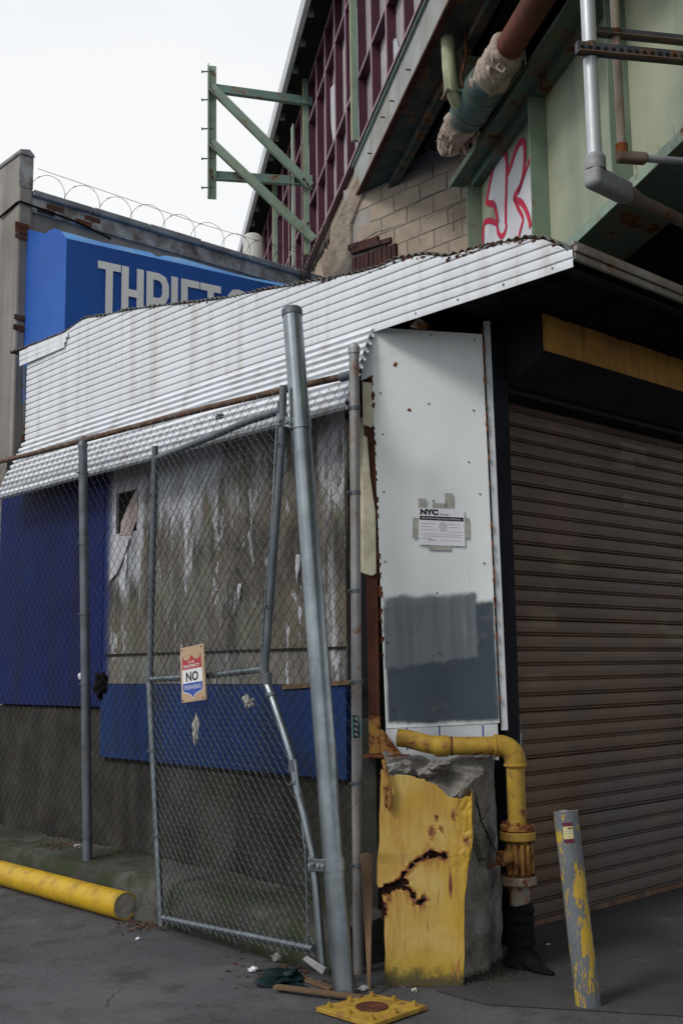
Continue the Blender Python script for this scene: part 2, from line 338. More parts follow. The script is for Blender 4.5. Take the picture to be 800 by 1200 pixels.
oliv = g.mix(g.math('MULTIPLY', g.ramp(g.noise(6.5, 6, .65, vec=PP, off=12), .62, .70), .9), oliv, (.028, .025, .024))
fl = g.ramp(g.noise(7.5, 9, .70, vec=PP, stretch=(1, 1, .30), off=15, dist=.5), .59, .602); mm = g.math('MULTIPLY', mm, g.math('SUBTRACT', 1.0, g.math('MULTIPLY', fl, .9)))
low = g.math('MULTIPLY', g.ramp(S[2], 1.70, 1.74, inv=True), .12); mm = g.math('MULTIPLY', mm, g.math('SUBTRACT', 1.0, low))
col = g.mix(mm, base, oliv)
bl = g.ramp(g.math('ADD', S[1], g.math('MULTIPLY', g.noise(5, 4, vec=PP), .12)), 3.50, 3.64); col = g.mix(bl, col, (.006, .018, .11))
g.bump(g.math('ADD', g.noise(50, 6, vec=PP), g.math('MULTIPLY', mm, -1.6)), .6, .006); M['stained'] = g.out(col, .75, 0, .3)
# corner panel: off-white steel with two roller-painted grey patches (object space: x across, z up)
g = NG('patched_white_panel'); S = g.sep(); wob = g.math('MULTIPLY', g.math('SUBTRACT', g.noise(6, 6, .6), .5), .09); wob2 = g.math('MULTIPLY', g.math('SUBTRACT', g.noise(40, 4, .7, stretch=(1, 1, .15)), .5), .05)
base = g.mix(g.ramp(g.noise(1.4, 5), .3, .7), (.74, .775, .77), (.67, .705, .70)); base = g.mix(g.math('MULTIPLY', g.ramp(g.noise(14, 8, .7, stretch=(1, 1, .2)), .62, .75), .3), base, (.30, .31, .30))
x, z = S[0], S[2]
def band(v, a, b, e=.012): return g.math('MULTIPLY', g.ramp(v, a-e, a+e), g.ramp(v, b-e, b+e, inv=True))
zt = g.math('ADD', z, wob); zt2 = g.math('ADD', g.math('ADD', z, wob), wob2)
dk = g.math('MULTIPLY', band(g.math('ADD', x, g.math('MULTIPLY', wob, .3)), .012, .662, .014), band(g.math('ADD', z, g.math('MULTIPLY', wob, .7)), .025, .715, .018))
lt = g.math('MULTIPLY', band(g.math('ADD', x, g.math('MULTIPLY', wob, .5)), .010, .555, .010), band(g.math('SUBTRACT', zt2, g.math('MULTIPLY', x, .10)), .345, .70, .016))
lt2 = g.math('MULTIPLY', band(g.math('ADD', x, wob), .02, .55, .02), band(zt, .70, .765, .02))
dcol = g.mix(g.noise(4, 5), (.040, .056, .074), (.052, .070, .090)); lcol = g.mix(g.ramp(g.noise(20, 5, .7, stretch=(1, 1, .06)), .4, .65), (.135, .158, .175), (.105, .124, .138))
col = g.mix(dk, base, dcol); col = g.mix(lt, col, lcol); col = g.mix(g.math('MULTIPLY', lt2, .95), col, lcol)
drp = g.math('MULTIPLY', g.ramp(g.noise(16, 7, .7, stretch=(1, 1, .05), off=5), .58, .72), .30); col = g.mix(drp, col, (.34, .34, .32)); smg = g.math('MULTIPLY', g.ramp(g.noise(5, 8, .7, off=11), .58, .72), .22); col = g.mix(smg, col, (.36, .34, .29))
g.bump(g.noise(2.5, 3), .25, .02); M['panel'] = g.out(col, .55, 0, .3)
# shutter paint: brown with darker touched-up rectangles and a blue-grey buffed area
g = NG('shutter_paint'); g.obj = g.pos(); S = g.sep()
col = g.mix(g.ramp(g.noise(1.2, 6), .35, .65), (.140, .088, .058), (.098, .062, .042))
bk = g.n('ShaderNodeTexBrick'); bk.inputs['Scale'].default_value = 1.0
mpn = g.n('ShaderNodeCombineXYZ'); g.link(S[0], mpn.inputs[0]); g.link(S[2], mpn.inputs[1]); g.link(mpn.outputs[0], bk.inputs['Vector'])
bk.inputs['Color1'].default_value = (0, 0, 0, 1); bk.inputs['Color2'].default_value = (1, 1, 1, 1); bk.inputs['Mortar Size'].default_value = 0; bk.inputs['Brick Width'].default_value = .34; bk.inputs['Row Height'].default_value = .0972; bk.inputs['Bias'].default_value = 0
pm = g.math('MULTIPLY', g.ramp(bk.outputs['Color'], .72, .78), g.ramp(g.noise(.9, 3, off=2.0), .50, .60)); col = g.mix(g.math('MULTIPLY', pm, .55), col, (.085, .078, .078))
pm2 = g.math('MULTIPLY', g.ramp(bk.outputs['Color'], .22, .18), g.ramp(g.noise(.8, 3, off=5.0), .50, .60)); col = g.mix(g.math('MULTIPLY', pm2, .5), col, (.23, .175, .115))
bgm = g.math('MULTIPLY', g.ramp(g.math('ADD', S[0], g.math('MULTIPLY', g.noise(2, 5), .5)), 1.75, 2.1), g.ramp(g.math('ADD', S[2], g.math('MULTIPLY', g.noise(2.4, 5, off=3), .5)), 1.35, 1.0)); col = g.mix(g.math('MULTIPLY', bgm, .4), col, (.095, .11, .125))
col = g.mix(g.math('MULTIPLY', g.ramp(g.noise(6, 8, .7, stretch=(1, 1, .3)), .58, .75), .5), col, (.06, .045, .038))
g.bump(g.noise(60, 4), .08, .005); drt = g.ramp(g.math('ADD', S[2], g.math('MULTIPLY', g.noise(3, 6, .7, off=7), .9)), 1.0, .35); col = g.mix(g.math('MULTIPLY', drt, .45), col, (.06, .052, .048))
M['shutter'] = g.out(col, .5, 0, .22)
# painted jacket: yellow with rust read from a colour attribute
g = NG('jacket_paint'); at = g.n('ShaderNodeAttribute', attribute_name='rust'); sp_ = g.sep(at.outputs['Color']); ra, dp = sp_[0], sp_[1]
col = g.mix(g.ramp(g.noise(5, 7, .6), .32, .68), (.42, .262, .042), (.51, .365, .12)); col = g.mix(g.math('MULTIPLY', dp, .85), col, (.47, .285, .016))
col = g.mix(g.math('MULTIPLY', g.ramp(g.noise(13, 9, .75, stretch=(1, 1, .12)), .46, .66), .7), col, (.33, .17, .028)); col = g.mix(g.math('MULTIPLY', g.ramp(g.noise(20, 9, .75, stretch=(1, 1, .25), off=9), .56, .66), .45), col, (.16, .105, .035))
col = g.mix(g.math('MULTIPLY', g.ramp(g.noise(70, 6, .75), .63, .69), .7), col, (.17, .09, .035))
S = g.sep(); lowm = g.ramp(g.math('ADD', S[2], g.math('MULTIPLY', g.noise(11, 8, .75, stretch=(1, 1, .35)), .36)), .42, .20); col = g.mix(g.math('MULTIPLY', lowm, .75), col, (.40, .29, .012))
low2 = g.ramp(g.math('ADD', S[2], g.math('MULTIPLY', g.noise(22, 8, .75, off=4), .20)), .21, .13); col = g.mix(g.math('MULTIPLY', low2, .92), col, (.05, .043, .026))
rr = g.math('ADD', ra, g.math('MULTIPLY', g.math('SUBTRACT', g.noise(45, 8, .75), .5), .55)); rr = g.math('MULTIPLY', rr, g.ramp(ra, .02, .15))
col = g.mix(g.ramp(rr, .15, .42), col, (.34, .16, .04)); col = g.mix(g.ramp(rr, .38, .62), col, (.15, .055, .02)); col = g.mix(g.ramp(rr, .62, .85), col, (.035, .016, .011))
g.bump(g.math('ADD', g.math('MULTIPLY', g.noise(30, 6, .6), .5), g.math('MULTIPLY', rr, 1.0)), .35, .006); M['jacket'] = g.out(col, .55, 0, .35)
# flaking bollard: grey over yellow
g = NG('flaking_bollard_paint'); m = g.ramp(g.math('SUBTRACT', g.noise(15, 10, .78, stretch=(1, 1, .35), off=1), g.math('MULTIPLY', g.ramp(g.sep()[2], .05, .85), .07)), .488, .50); S = g.sep()
col = g.mix(g.ramp(g.noise(6, 6), .35, .65), (.125, .14, .155), (.09, .10, .115)); col = g.mix(m, col, (.44, .29, .03))
col = g.mix(g.math('MULTIPLY', g.ramp(g.noise(42, 8, .8, stretch=(1, 1, .3), off=3), .60, .63), .9), col, (.42, .28, .03)); col = g.mix(g.ramp(g.noise(30, 6, .7), .66, .72), col, (.33, .34, .34)); col = g.mix(g.ramp(g.noise(13, 9, .75, off=8), .66, .69), col, (.06, .03, .018))
g.bump(g.math('ADD', g.math('MULTIPLY', m, -1.0), g.noise(40, 5)), .4, .005); M['bollard'] = g.out(col, .6, 0, .4)

def text_mesh(body, w, h, bold=0.0):
    cu = bpy.data.curves.new('t', 'FONT'); cu.body = body; cu.align_x = 'LEFT'; cu.offset = bold; cu.resolution_u = 3; cu.fill_mode = 'FRONT'
    o = bpy.data.objects.new('t', cu); COL.objects.link(o); bpy.context.view_layer.update()
    me = bpy.data.meshes.new_from_object(o.evaluated_get(bpy.context.evaluated_depsgraph_get()))
    bpy.data.objects.remove(o); bpy.data.curves.remove(cu)
    xs = [q.co.x for q in me.vertices]; ys = [q.co.y for q in me.vertices]; x0, x1, y0, y1 = min(xs), max(xs), min(ys), max(ys)
    vs = [((q.co.x-x0)/(x1-x0)*w, (q.co.y-y0)/(y1-y0)*h) for q in me.vertices]; fs = [tuple(p.vertices) for p in me.polygons]
    bpy.data.meshes.remove(me); return vs, fs
def put_text(name, body, org, ux, uy, w, h, mat, parent, bold=0.0):
    vs, fs = text_mesh(body, w, h, bold); mb = MB(); mb.add([org+ux*a+uy*b for a, b in vs], fs); return mb.build(name, mat, parent)
def ribbon2d(pts, wd):
    out = []
    n = len(pts); Ls, Rs = [], []
    for i in range(n):
        a = pts[max(i-1, 0)]; b = pts[min(i+1, n-1)]
        if 0 < i < n-1:
            d1 = V((pts[i][0]-a[0], pts[i][1]-a[1])).normalized(); d2 = V((b[0]-pts[i][0], b[1]-pts[i][1])).normalized()
            t = (d1+d2).normalized(); k = 1/max(.5, t.dot(d1))
        else: t = V((b[0]-a[0], b[1]-a[1])).normalized(); k = 1
        nx, ny = -t.y*k*wd/2, t.x*k*wd/2
        Ls.append((pts[i][0]+nx, pts[i][1]+ny)); Rs.append((pts[i][0]-nx, pts[i][1]-ny))
    return Ls+Rs, [(i, n+i, n+i+1, i+1) for i in range(n-1)]

# ================================================================== SETTING
gm = MB(); N_ = 40
gm.add([(-900, -900, 0), (900, -900, 0), (900, 900, 0), (-900, 900, 0)], [(0, 1, 2, 3)])
tag(gm.build('ground', M['asphalt']), kind='structure')
# sidewalk slab in front of the shutter
sw = MB(); sw.prism([(-.42, -.62, .004), (.2, -1.55, .004), (4.6, -1.55, .004), (4.6, .30, .004), (.2, .30, .004), (-.1, .1, .004), (-.42, -.30, .004)], (0, 0, .006))
tag(sw.build('sidewalk', M['sidewalk']), kind='structure')
# mossy kerb along the fence
def rough_strip(y0, y1, xs, zs, mat, name, step=.09, amp=.012, seed=0):
    mb = MB(); n = max(2, int((y1-y0)/step)); k = len(xs)
    for i in range(n+1):
        y = y0+(y1-y0)*i/n
        for j in range(k):
            q = V((xs[j](y) if callable(xs[j]) else xs[j], y, zs[j](y) if callable(zs[j]) else zs[j]))
            d = mnoise.noise_vector(q*4+V((seed, 0, 0)))*amp*(0 if j in (0, k-1) else 1)
            mb.v.append(q+d)
    for i in range(n):
        for j in range(k-1): mb.f.append((i*k+j, i*k+j+1, (i+1)*k+j+1, (i+1)*k+j))
    mb.f.append(tuple(range(k))); mb.f.append(tuple(n*k+j for j in range(k))[::-1])
    return mb.build(name, mat, smooth=True)
kz = lambda y: .21+.045*min(1, max(0, (y-.3)/1.5))
kerb = rough_strip(.30, 9.0, [-.60, -.585, -.565, -.54, -.45, -.3, -.15, -.005], [0.0, .10, lambda y: kz(y)-.03, kz, lambda y: kz(y)+.012, lambda y: kz(y)+.02, lambda y: kz(y)+.035, 0.0], M['kerb'], 'kerb', amp=.022)
tag(kerb, kind='structure')

# ================================================================== SHED
shed = thing('corner_shed', (1.5, 2.5, 0), 'low street-corner shed with white corrugated cladding, blue and stained wall sheets, chamfered corner', 'shed')
FAS_TOP = sorted([(hx(*p).y, hx(*p).z) for p in [(25, 412), (80, 392), (100, 378), (105, 374), (130, 371), (150, 366), (195, 360), (240, 355), (265, 352), (310, 343), (350, 336), (400, 326), (425, 322), (450, 315), (470, 306), (504, 300), (530, 303), (549, 297), (582, 288), (620, 282), (642, 282), (662, 290), (672, 296)]])
def ftop(y): return interp(y, FAS_TOP)
# walls
mb = MB(); mb.box(0.0, .22, .54, 5.46, 0, 1.30); mb.build('base_wall', M['concrete_dark'], shed)
mb = MB(); mb.box(0.03, .2, .56, 5.46, 1.303, 3.62); mb.build('stud_wall', M['black'], shed)
# chamfer backing
mb = MB(); mb.prism([A0+UP*1.0, B0+UP*1.0, B0+V((.06, .25, 1.0)), A0+V((.25, .06, 1.0))], UP*2.62); mb.build('corner_wall', M['black'], shed)
# shutter wall: lintel, jamb, back
mb = MB(); mb.box(.50, 4.5, .03, .28, 3.30, 3.63); mb.build('lintel', M['housing'], shed)
mb = MB(); mb.box(4.41, 11, .05, .35, 0, 4.6); mb.build('end_wall', M['concrete_dark'], shed)
# roof sheet (wavy) following the top edge
mb = MB(); ys = [(-1.0)+i*.0145 for i in range(int(6.35/.0145))]
for y in ys:
    zz = ftop(y)+.004+.010*math.sin(2*math.pi*y/.058)+.012*mnoise.noise(V((y*3, 0, 5)))
    for xx in (-.055+.02*mnoise.noise(V((y*5, 2, 1))), .02, 4.0): mb.v.append(V((xx, y, zz if xx < 1 else 3.80+.006*math.sin(2*math.pi*y/.058))))
for i in range(len(ys)-1):
    for j in range(2): mb.f.append((i*3+j, i*3+j+1, i*3+j+4, i*3+j+3))
roof = mb.build('roof_sheet', M['grey_corr'], shed, smooth=True)
m_ = roof.modifiers.new('sol', 'SOLIDIFY'); m_.thickness = .004; m_.offset = 1
# soffit + rafters over the pavement
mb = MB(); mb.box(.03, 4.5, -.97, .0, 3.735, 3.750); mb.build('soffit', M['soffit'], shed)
for i in range(7):
    xx = .25+i*.6; mb = MB(); mb.box(xx, xx+.045, -.95, -.31, 3.712, 3.7335); mb.build('rafter', M['soffit'], shed)
mb = MB(); mb.box(.04, 4.5, -.93, -.885, 3.68, 3.697); mb.build('edge_angle', M['housing'], shed)
# corrugated cladding -------------------------------------------------
CP_ = .056
PROF = [(0, .95), (.10, 1.0), (.42, 1.06), (.74, 1.0), (.82, .8), (.86, .05), (.94, .0), (.98, .7)]
def corr_sheet(y0, y1, z0, ztop, x_at, name, mat, parent, cols=14, depth=.017, seed=0):
    zmax = max(ztop(lerp(y0, y1, i/cols)) for i in range(cols+1))
    rows = []; z = z0
    k = 0
    while z < zmax+CP_:
        for t, d in PROF: rows.append((z0+(k+t)*CP_, d))
        k += 1; z = z0+k*CP_
    mb = MB()
    for i in range(cols+1):
        y = lerp(y0, y1, i/cols); zt = ztop(y)
        for zr, d in rows:
            zc = min(zr, zt); b = .005*mnoise.noise(V((y*1.3, zr*1.1, 1)))+.002*mnoise.noise(V((y*6, zr*5, 2)))
            mb.v.append(V((x_at(zc)-d*depth+b, y, zc)))
    n = len(rows)
    for i in range(cols):
        for j in range(n-1): mb.f.append((i*n+j, (i+1)*n+j, (i+1)*n+j+1, i*n+j+1))
    me = bpy.data.meshes.new(name); me.from_pydata([tuple(p) for p in mb.v], [], mb.f)
    bm = bmesh.new(); bm.from_mesh(me); bmesh.ops.dissolve_degenerate(bm, dist=.0004, edges=bm.edges); bm.to_mesh(me); bm.free()
    return link(name, me, mat, parent)
cuts = [hx(p, 400).y for p in (38, 90, 180, 285, 375, 475, 570)]+[-1.0]
for i in range(len(cuts)-1):
    a, b = cuts[i], cuts[i+1]
    off = -.0015*(i % 2)
    corr_sheet(b-.03, a, 3.640, (lambda y: ftop(y)-.004), (lambda z, o=off: -.03+o), 'corrugated_sheet', M['white_corr'], shed, seed=i*2.3)
# the small flap that runs on to the left
mb = MB(); n = 10
fl0, fl1 = hx(24, 412, -.06), hx(82, 389, -.06); fb0, fb1 = hx(24, 430, -.06), hx(76, 408, -.06)
for i in range(3):
    a0, a1 = lerp(fl0, fb0, i/3), lerp(fl1, fb1, i/3); c0, c1 = lerp(fl0, fb0, (i+.86)/3), lerp(fl1, fb1, (i+.86)/3)
    mb.obox(c0, c1-c0, a0-c0, V((-.008, 0, 0)))
mb.build('cladding_flap', M['white_corr'], shed)
# flared lower skirt
SK0, SK1 = V((-.03, 0, 3.655)), V((-.285, 0, 3.115))
sl = SK1-SK0; sn = V((sl.z, 0, -sl.x)).normalized()
if sn.x > 0: sn = -sn
cuts = [5.02, 4.05, 3.10, 2.15, 1.25, .46]
for i in range(5):
    mb = MB(); y0, y1 = cuts[i+1]-.02, cuts[i]; rows = []
    K = 10
    for k in range(K):
        for t, d in [(0, .95), (.06, 1.0), (.50, 1.0), (.55, .8), (.58, 0), (.94, 0), (.97, .7)]: rows.append(((k+t)/K, d))
    rows.append((1.0, .9))
    for j_ in range(9):
        y = lerp(y0, y1, j_/8)
        for t, d in rows:
            mb.v.append(SK0+sl*t+V((0, y, 0))+sn*(d*.036+.0015*(i % 2)+.003*mnoise.noise(V((y*1.5, t*3, 1.7)))))
    n = len(rows)
    for a in range(8):
        for b in range(n-1): mb.f.append((a*n+b, a*n+b+1, (a+1)*n+b+1, (a+1)*n+b))
    mb.build('corrugated_sheet', M['white_corr'], shed)
# skirt support boards / black gap beneath
mb = MB(); mb.box(-.02, .03, .57, 5.4, 3.15, 3.55); mb.build('backing_board', M['soffit'], shed)
# rust flakes under the roof edge
mb = MB()
for i in range(300):
    y = random.uniform(-.95, 1.0) if i < 250 else random.uniform(1.9, 4.5); a = .5+.5*mnoise.noise(V((y*4, 3, 0)))
    if random.random() > a+.25: continue
    mb.blob((-.045, y, ftop(y)-random.uniform(-.008, .022)), random.uniform(.002, .010)*(1.2 if y < .3 else .7), .75, i*1.37, 2, (.7, 1.3, .8))
o = mb.build('rust_flakes', M['rust_mix'], shed); o['kind'] = 'stuff'
# front fascia over the pavement (three thin ribs)
for i, (z0, z1, yy, mt) in enumerate([(3.700, 3.738, -1.0, 'brown_corr'), (3.742, 3.775, -1.012, 'brown_corr'), (3.779, 3.805, -.995, 'brown_corr')]):
    mb = MB(); mb.box(.0, 4.5, yy-.012, yy+.012, z0, z1); mb.build('fascia_strip', M[mt], shed, bevel=.004)
# bolts along the lower edge of the fascia
for i in range(16):
    y = -.9+i*.33; mb = MB(); mb.disc((-.046, y, 3.668), (1, 0, 0), .008, .008, 8); mb.build('rivet', M['galv_dark'], shed)

# wall sheets --------------------------------------------------------
mb = MB(); mb.box(-.035, -.001, 3.605, 5.46, 1.315, 3.30); mb.build('blue_sheet', M['blue'], shed, bevel=.003)
mb = MB(); mb.box(-.045, -.002, .745, 3.60, .93, 1.495); bl_ = mb.build('blue_band', M['blue2'], shed, bevel=.004)
H0, H1 = hx(161, 573, -.03), hx(136, 626, -.03)
ysx = [.745, H0.y, H1.y, 3.602]; zsx = [1.50, H1.z, H0.z, 3.30]
mb = MB()
for i in range(3):
    for j in range(3):
        if i == 1 and j == 1: continue
        a, b, c, d = ysx[i], ysx[i+1], zsx[j], zsx[j+1]
        mb.add([(-.03, a, c), (-.03, b, c), (-.03, b, d), (-.03, a, d)], [(0, 3, 2, 1)])
a, b, c, d = ysx[1], ysx[2], zsx[1], zsx[2]
mb.add([(-.03, a, c), (-.03, b, c), (-.03, b, d), (-.03, a, d), (-.005, a, c), (-.005, b, c), (-.005, b, d), (-.005, a, d)], [(0, 1, 5, 4), (1, 2, 6, 5), (2, 3, 7, 6), (3, 0, 4, 7)])
mb.add([(-.03, .745, 1.5), (-.001, .745, 1.5), (-.001, .745, 3.3), (-.03, .745, 3.3)], [(0, 1, 2, 3)])
stw = mb.build('stained_sheet', M['stained'], shed)
mb = MB(); mb.box(-.004, -.002, a-.05, b+.05, c-.05, d+.05); mb.build('hole_backing', M['black'], stw)
def px_slab(name, poly, X, th, mat, parent, plane='x', bevel=.004):
    f = (lambda x, y: hx(x, y, X)) if plane == 'x' else (lambda x, y: hc(x, y, X))
    mb = MB(); mb.prism([f(*p) for p in poly], V((th, 0, 0)) if plane == 'x' else -MM*th); return mb.build(name, mat, parent, bevel=bevel)
# curled flap of the torn hole and hanging strips of peeled paint
def sheet_strip(pts, mat, name, parent, curl=.03):
    # pts: rows of (left px, right px) pairs on the wall plane, bulging outwards
    mb = MB(); n = len(pts)
    for i, (p, q, off) in enumerate(pts):
        P, Q = hx(p[0], p[1], -.036-off), hx(q[0], q[1], -.036-off*.4); Mid = (P+Q)/2+V((-curl*math.sin(math.pi*i/(n-1)), 0, 0))
        mb.v += [P, Mid, Q]
    for i in range(n-1):
        for j in range(2): mb.f.append((i*3+j, i*3+j+1, i*3+j+4, i*3+j+3))
    o = mb.build(name, mat, parent, smooth=True); m = o.modifiers.new('s', 'SOLIDIFY'); m.thickness = .003; return o
M['flap'] = weather('torn_flap', (.42, .36, .34), (.32, .26, .24), 30, .8)
M['peel'] = weather('peeled_white', (.52, .53, .55), (.42, .43, .45), 8, .7)
px_slab('torn_flap', [(159, 575), (161.5, 575), (161, 606), (154, 627), (141, 627), (142, 612), (149, 594)], -.036, .004, M['flap'], stw, bevel=.001)
px_slab('torn_flap', [(136, 628), (152, 630), (147, 648), (137, 672), (128, 681), (130, 660), (133, 640)], -.050, .004, M['peel'], stw, bevel=.001)
for k, (x, y, wd, ln) in enumerate([(147, 640, 3, 50), (279, 684, 4, 22), (347, 650, 5, 36)]):
    sheet_strip([((x, y), (x+wd, y), 0), ((x-1, y+ln*.4), (x+wd*.9, y+ln*.45), .006), ((x, y+ln*.8), (x+wd*.5, y+ln*.75), .012), ((x+wd*.2, y+ln), (x+wd*.35, y+ln), .02)], M['peel'], 'peeling_paint', stw, .006)
mb = MB(); mb.box(-.044, -.0305, .75, 3.55, 1.718, 1.731); mb.build('batten', M['housing'], shed)
mb = MB(); p = hx(330, 808, -.06); q = hx(425, 801, -.06); mb.obox(p, q-p, V((0, 0, .028)), V((.014, 0, 0))); mb.build('loose_batten', M['wood'], shed)
# cream foam and boards at the corner
px_slab('foam_board', [(398, 512), (403, 480), (427, 470), (428, 560), (427, 672), (409, 668), (411, 580), (404, 520)], .02, .03, M['cream'], shed)
px_slab('foam_board', [(424, 447), (438, 449), (439, 496), (435, 501), (425, 497)], .075, .05, M['cream'], shed, 'c')
px_slab('foam_board', [(425, 510), (430, 512), (434, 560), (440, 600), (441, 672), (436, 675), (425, 672)], .07, .03, M['cream'], shed, 'c')
px_slab('corner_flashing', [(423, 404), (436, 392), (436, 440), (423, 446)], .085, .01, M['trim'], shed, 'c')
# rusted steel corner column with painted foot, gusset and base plate (stands on the pier)
mb = MB(); p, q = hc(427, 500, .055), hc(444, 880, .055); zt, zb = 3.52, hc(435, 886, .055).z
c0, c1 = c_of(hc(429.5, 700, .055)), c_of(hc(443, 700, .055))
colm = thing('steel_column', CP(c0, .03, 1.1), 'rust-red steel corner column with yellow painted foot beside the white corner panel', 'column')
zm = hc(435, 838, .055).z
mb = MB(); mb.obox(CP(c0, .0, zm), CC*(c1-c0), MM*.055, UP*(zt-zm)); mb.build('shaft', M['rust_red'], colm, bevel=.004)
mb = MB(); mb.obox(CP(c0, .0, zb+.012), CC*(c1-c0), MM*.055, UP*(zm-zb-.013)); mb.build('shaft_foot', M['valve'], colm, bevel=.004)
mb = MB(); mb.prism([CP(c1+.002, .10, zb+.012), CP(c1+.13, .10, zb+.012), CP(c1+.10, .10, zb+.04), CP(c1+.03, .10, zb+.14), CP(c1+.002, .10, zb+.16)], MM*.02); mb.build('gusset', M['valve'], colm, bevel=.003)
mb = MB(); mb.obox(CP(c0-.03, -.01, zb-.004), CC*.27, MM*.19, UP*.015); mb.build('foot_plate', M['rust'], colm, bevel=.003)
# white corner panel (object frame: x across, y into wall, z up)
pb0, pb1, pt0, pt1 = hc(452, 853.6, .075), hc(585, 847, .075), hc(433.5, 383.4, .075), hc(564.5, 391.6, .075)
mid = (pb0+pb1)/2; ztop_ = ((pt0+pt1)/2-mid); ax_z = ztop_.normalized(); ax_x = (CC-ax_z*CC.dot(ax_z)).normalized(); ax_y = ax_z.cross(ax_x)
PM = Matrix(((ax_x.x, ax_y.x, ax_z.x, pb0.x), (ax_x.y, ax_y.y, ax_z.y, pb0.y), (ax_x.z, ax_y.z, ax_z.z, pb0.z), (0, 0, 0, 1)))
PI_ = PM.inverted()
loc = [PI_ @ q for q in (pb0, pb1, pt1, pt0)]
mb = MB(); nu, nv = 8, 24
for sgn in (0, 1):
    for j in range(nv+1):
        for i in range(nu+1):
            a = lerp(lerp(loc[0], loc[1], i/nu), lerp(loc[3], loc[2], i/nu), j/nv)
            b = .006*mnoise.noise(V((i*.35, j*.22, 3)))-(.012*max(0, (j/nv-.9)*10)*(i/nu < .2))
            mb.v.append(V((a.x, b+.004*sgn, a.z)))
k = (nu+1)*(nv+1)
for j in range(nv):
    for i in range(nu):
        a = j*(nu+1)+i; mb.f.append((a, a+1, a+nu+2, a+nu+1)); mb.f.append((k+a, k+a+nu+1, k+a+nu+2, k+a+1))
ring = [i for i in range(nu+1)]+[(j+1)*(nu+1)+nu for j in range(nv)]+[nv*(nu+1)+nu-1-i for i in range(nu)]+[(nv-1-j)*(nu+1) for j in range(nv-1)]
for i in range(len(ring)): a, b = ring[i], ring[(i+1) % len(ring)]; mb.f.append((a, k+a, k+b, b))
pan = mb.build('corner_panel', M['panel'], shed, smooth=True)
root_inv = Matrix.Translation(-V(shed.location)); pan.matrix_parent_inverse = root_inv; pan.matrix_basis = PM
PW = (loc[1]-loc[0]).length; PH = loc[3].z
for (x, y) in [(444, 391), (504, 393), (555.5, 398), (445.5, 460.5), (502, 473), (554.5, 481), (448.5, 509), (549, 541.5), (449.5, 576.5), (562, 579), (451, 658), (567, 660), (512, 695), (454, 753), (562.5, 755), (515, 765), (461, 832), (507.5, 587)]:
    q = PI_ @ hc(x, y, .075); mb = MB(); mb.disc((q.x, -.002, q.z), (0, 1, 0), .0052, .006, 8); o = mb.build('screw', M['rust'], pan)
for (x, y, r_) in [(463, 427, .016), (479, 480.5, .013), (435, 428, .006)]:
    q = PI_ @ hc(x, y, .075); mb = MB(); mb.blob((q.x, -.003, q.z), r_, .5, x, 1, (1.1, .12, .9)); mb.build('rust_chip', M['rust_orange'], pan)
mb = MB(); p = hc(452, 862, .07); q = hc(583, 858, .07)
mb.obox(V((p.x, p.y, 1.06)), V((q.x-p.x, q.y-p.y, 0)), -MM*.02, UP*.22); lowp = mb.build('lower_board', M['trim'], shed)
for xx in (476, 514, 565): 
    p = hc(xx, 866, .0715); mb = MB(); mb.obox(V((p.x, p.y, 1.12)), CC*.008, -MM*.0012, UP*.14); mb.build('blue_line', M['blue_print'], lowp)
# debris on top of the panel
px_slab('insulation_scrap', [(480, 382), (490, 372), (498, 377), (494, 384)], .10, .05, M['cream'], shed, 'c')
mb = MB(); mb.blob(hc(496, 382, .09), .03, .5, 4, 2, (1.6, 1, .6)); mb.blob(hc(484, 380, .07), .02, .5, 5, 2); mb.build('rust_lump', M['rust_orange'], shed)
# trim, jamb and guide right of the panel
def vstrip(name, pt, pb_, m, wd, th, mat, parent):
    a, b = hc(*pt, m), hc(*pb_, m); mb = MB(); mb.obox(b, a-b, CC*wd, -MM*th); return mb.build(name, mat, parent, bevel=.003)
vstrip('white_trim', (566, 376), (587, 856), .055, .04, .03, M['trim'], shed)
mb = MB()
for i in range(46):
    t = random.random(); p = lerp(hc(565, 385, .078), hc(586, 850, .078), t); mb.blob(p, random.uniform(.004, .012), .5, i, 1, (.7, .7, 2.2))
o = mb.build('rust_edge', M['rust_orange'], pan); o.matrix_parent_inverse = PI_; o['kind'] = 'stuff'
mb = MB()
for i in range(60):
    t = random.random(); p = lerp(hc(436, 440, .07), hc(449, 780, .07), t); mb.blob(p, random.uniform(.006, .016), .5, i+90, 1, (.8, .8, 1.8))
o = mb.build('rust_edge', M['rust'], pan); o.matrix_parent_inverse = PI_; o['kind'] = 'stuff'
mb = MB(); mb.box(.515, .66, -.02, .20, 0.0, 3.60); mb.build('door_jamb', M['jamb'], shed, bevel=.004)

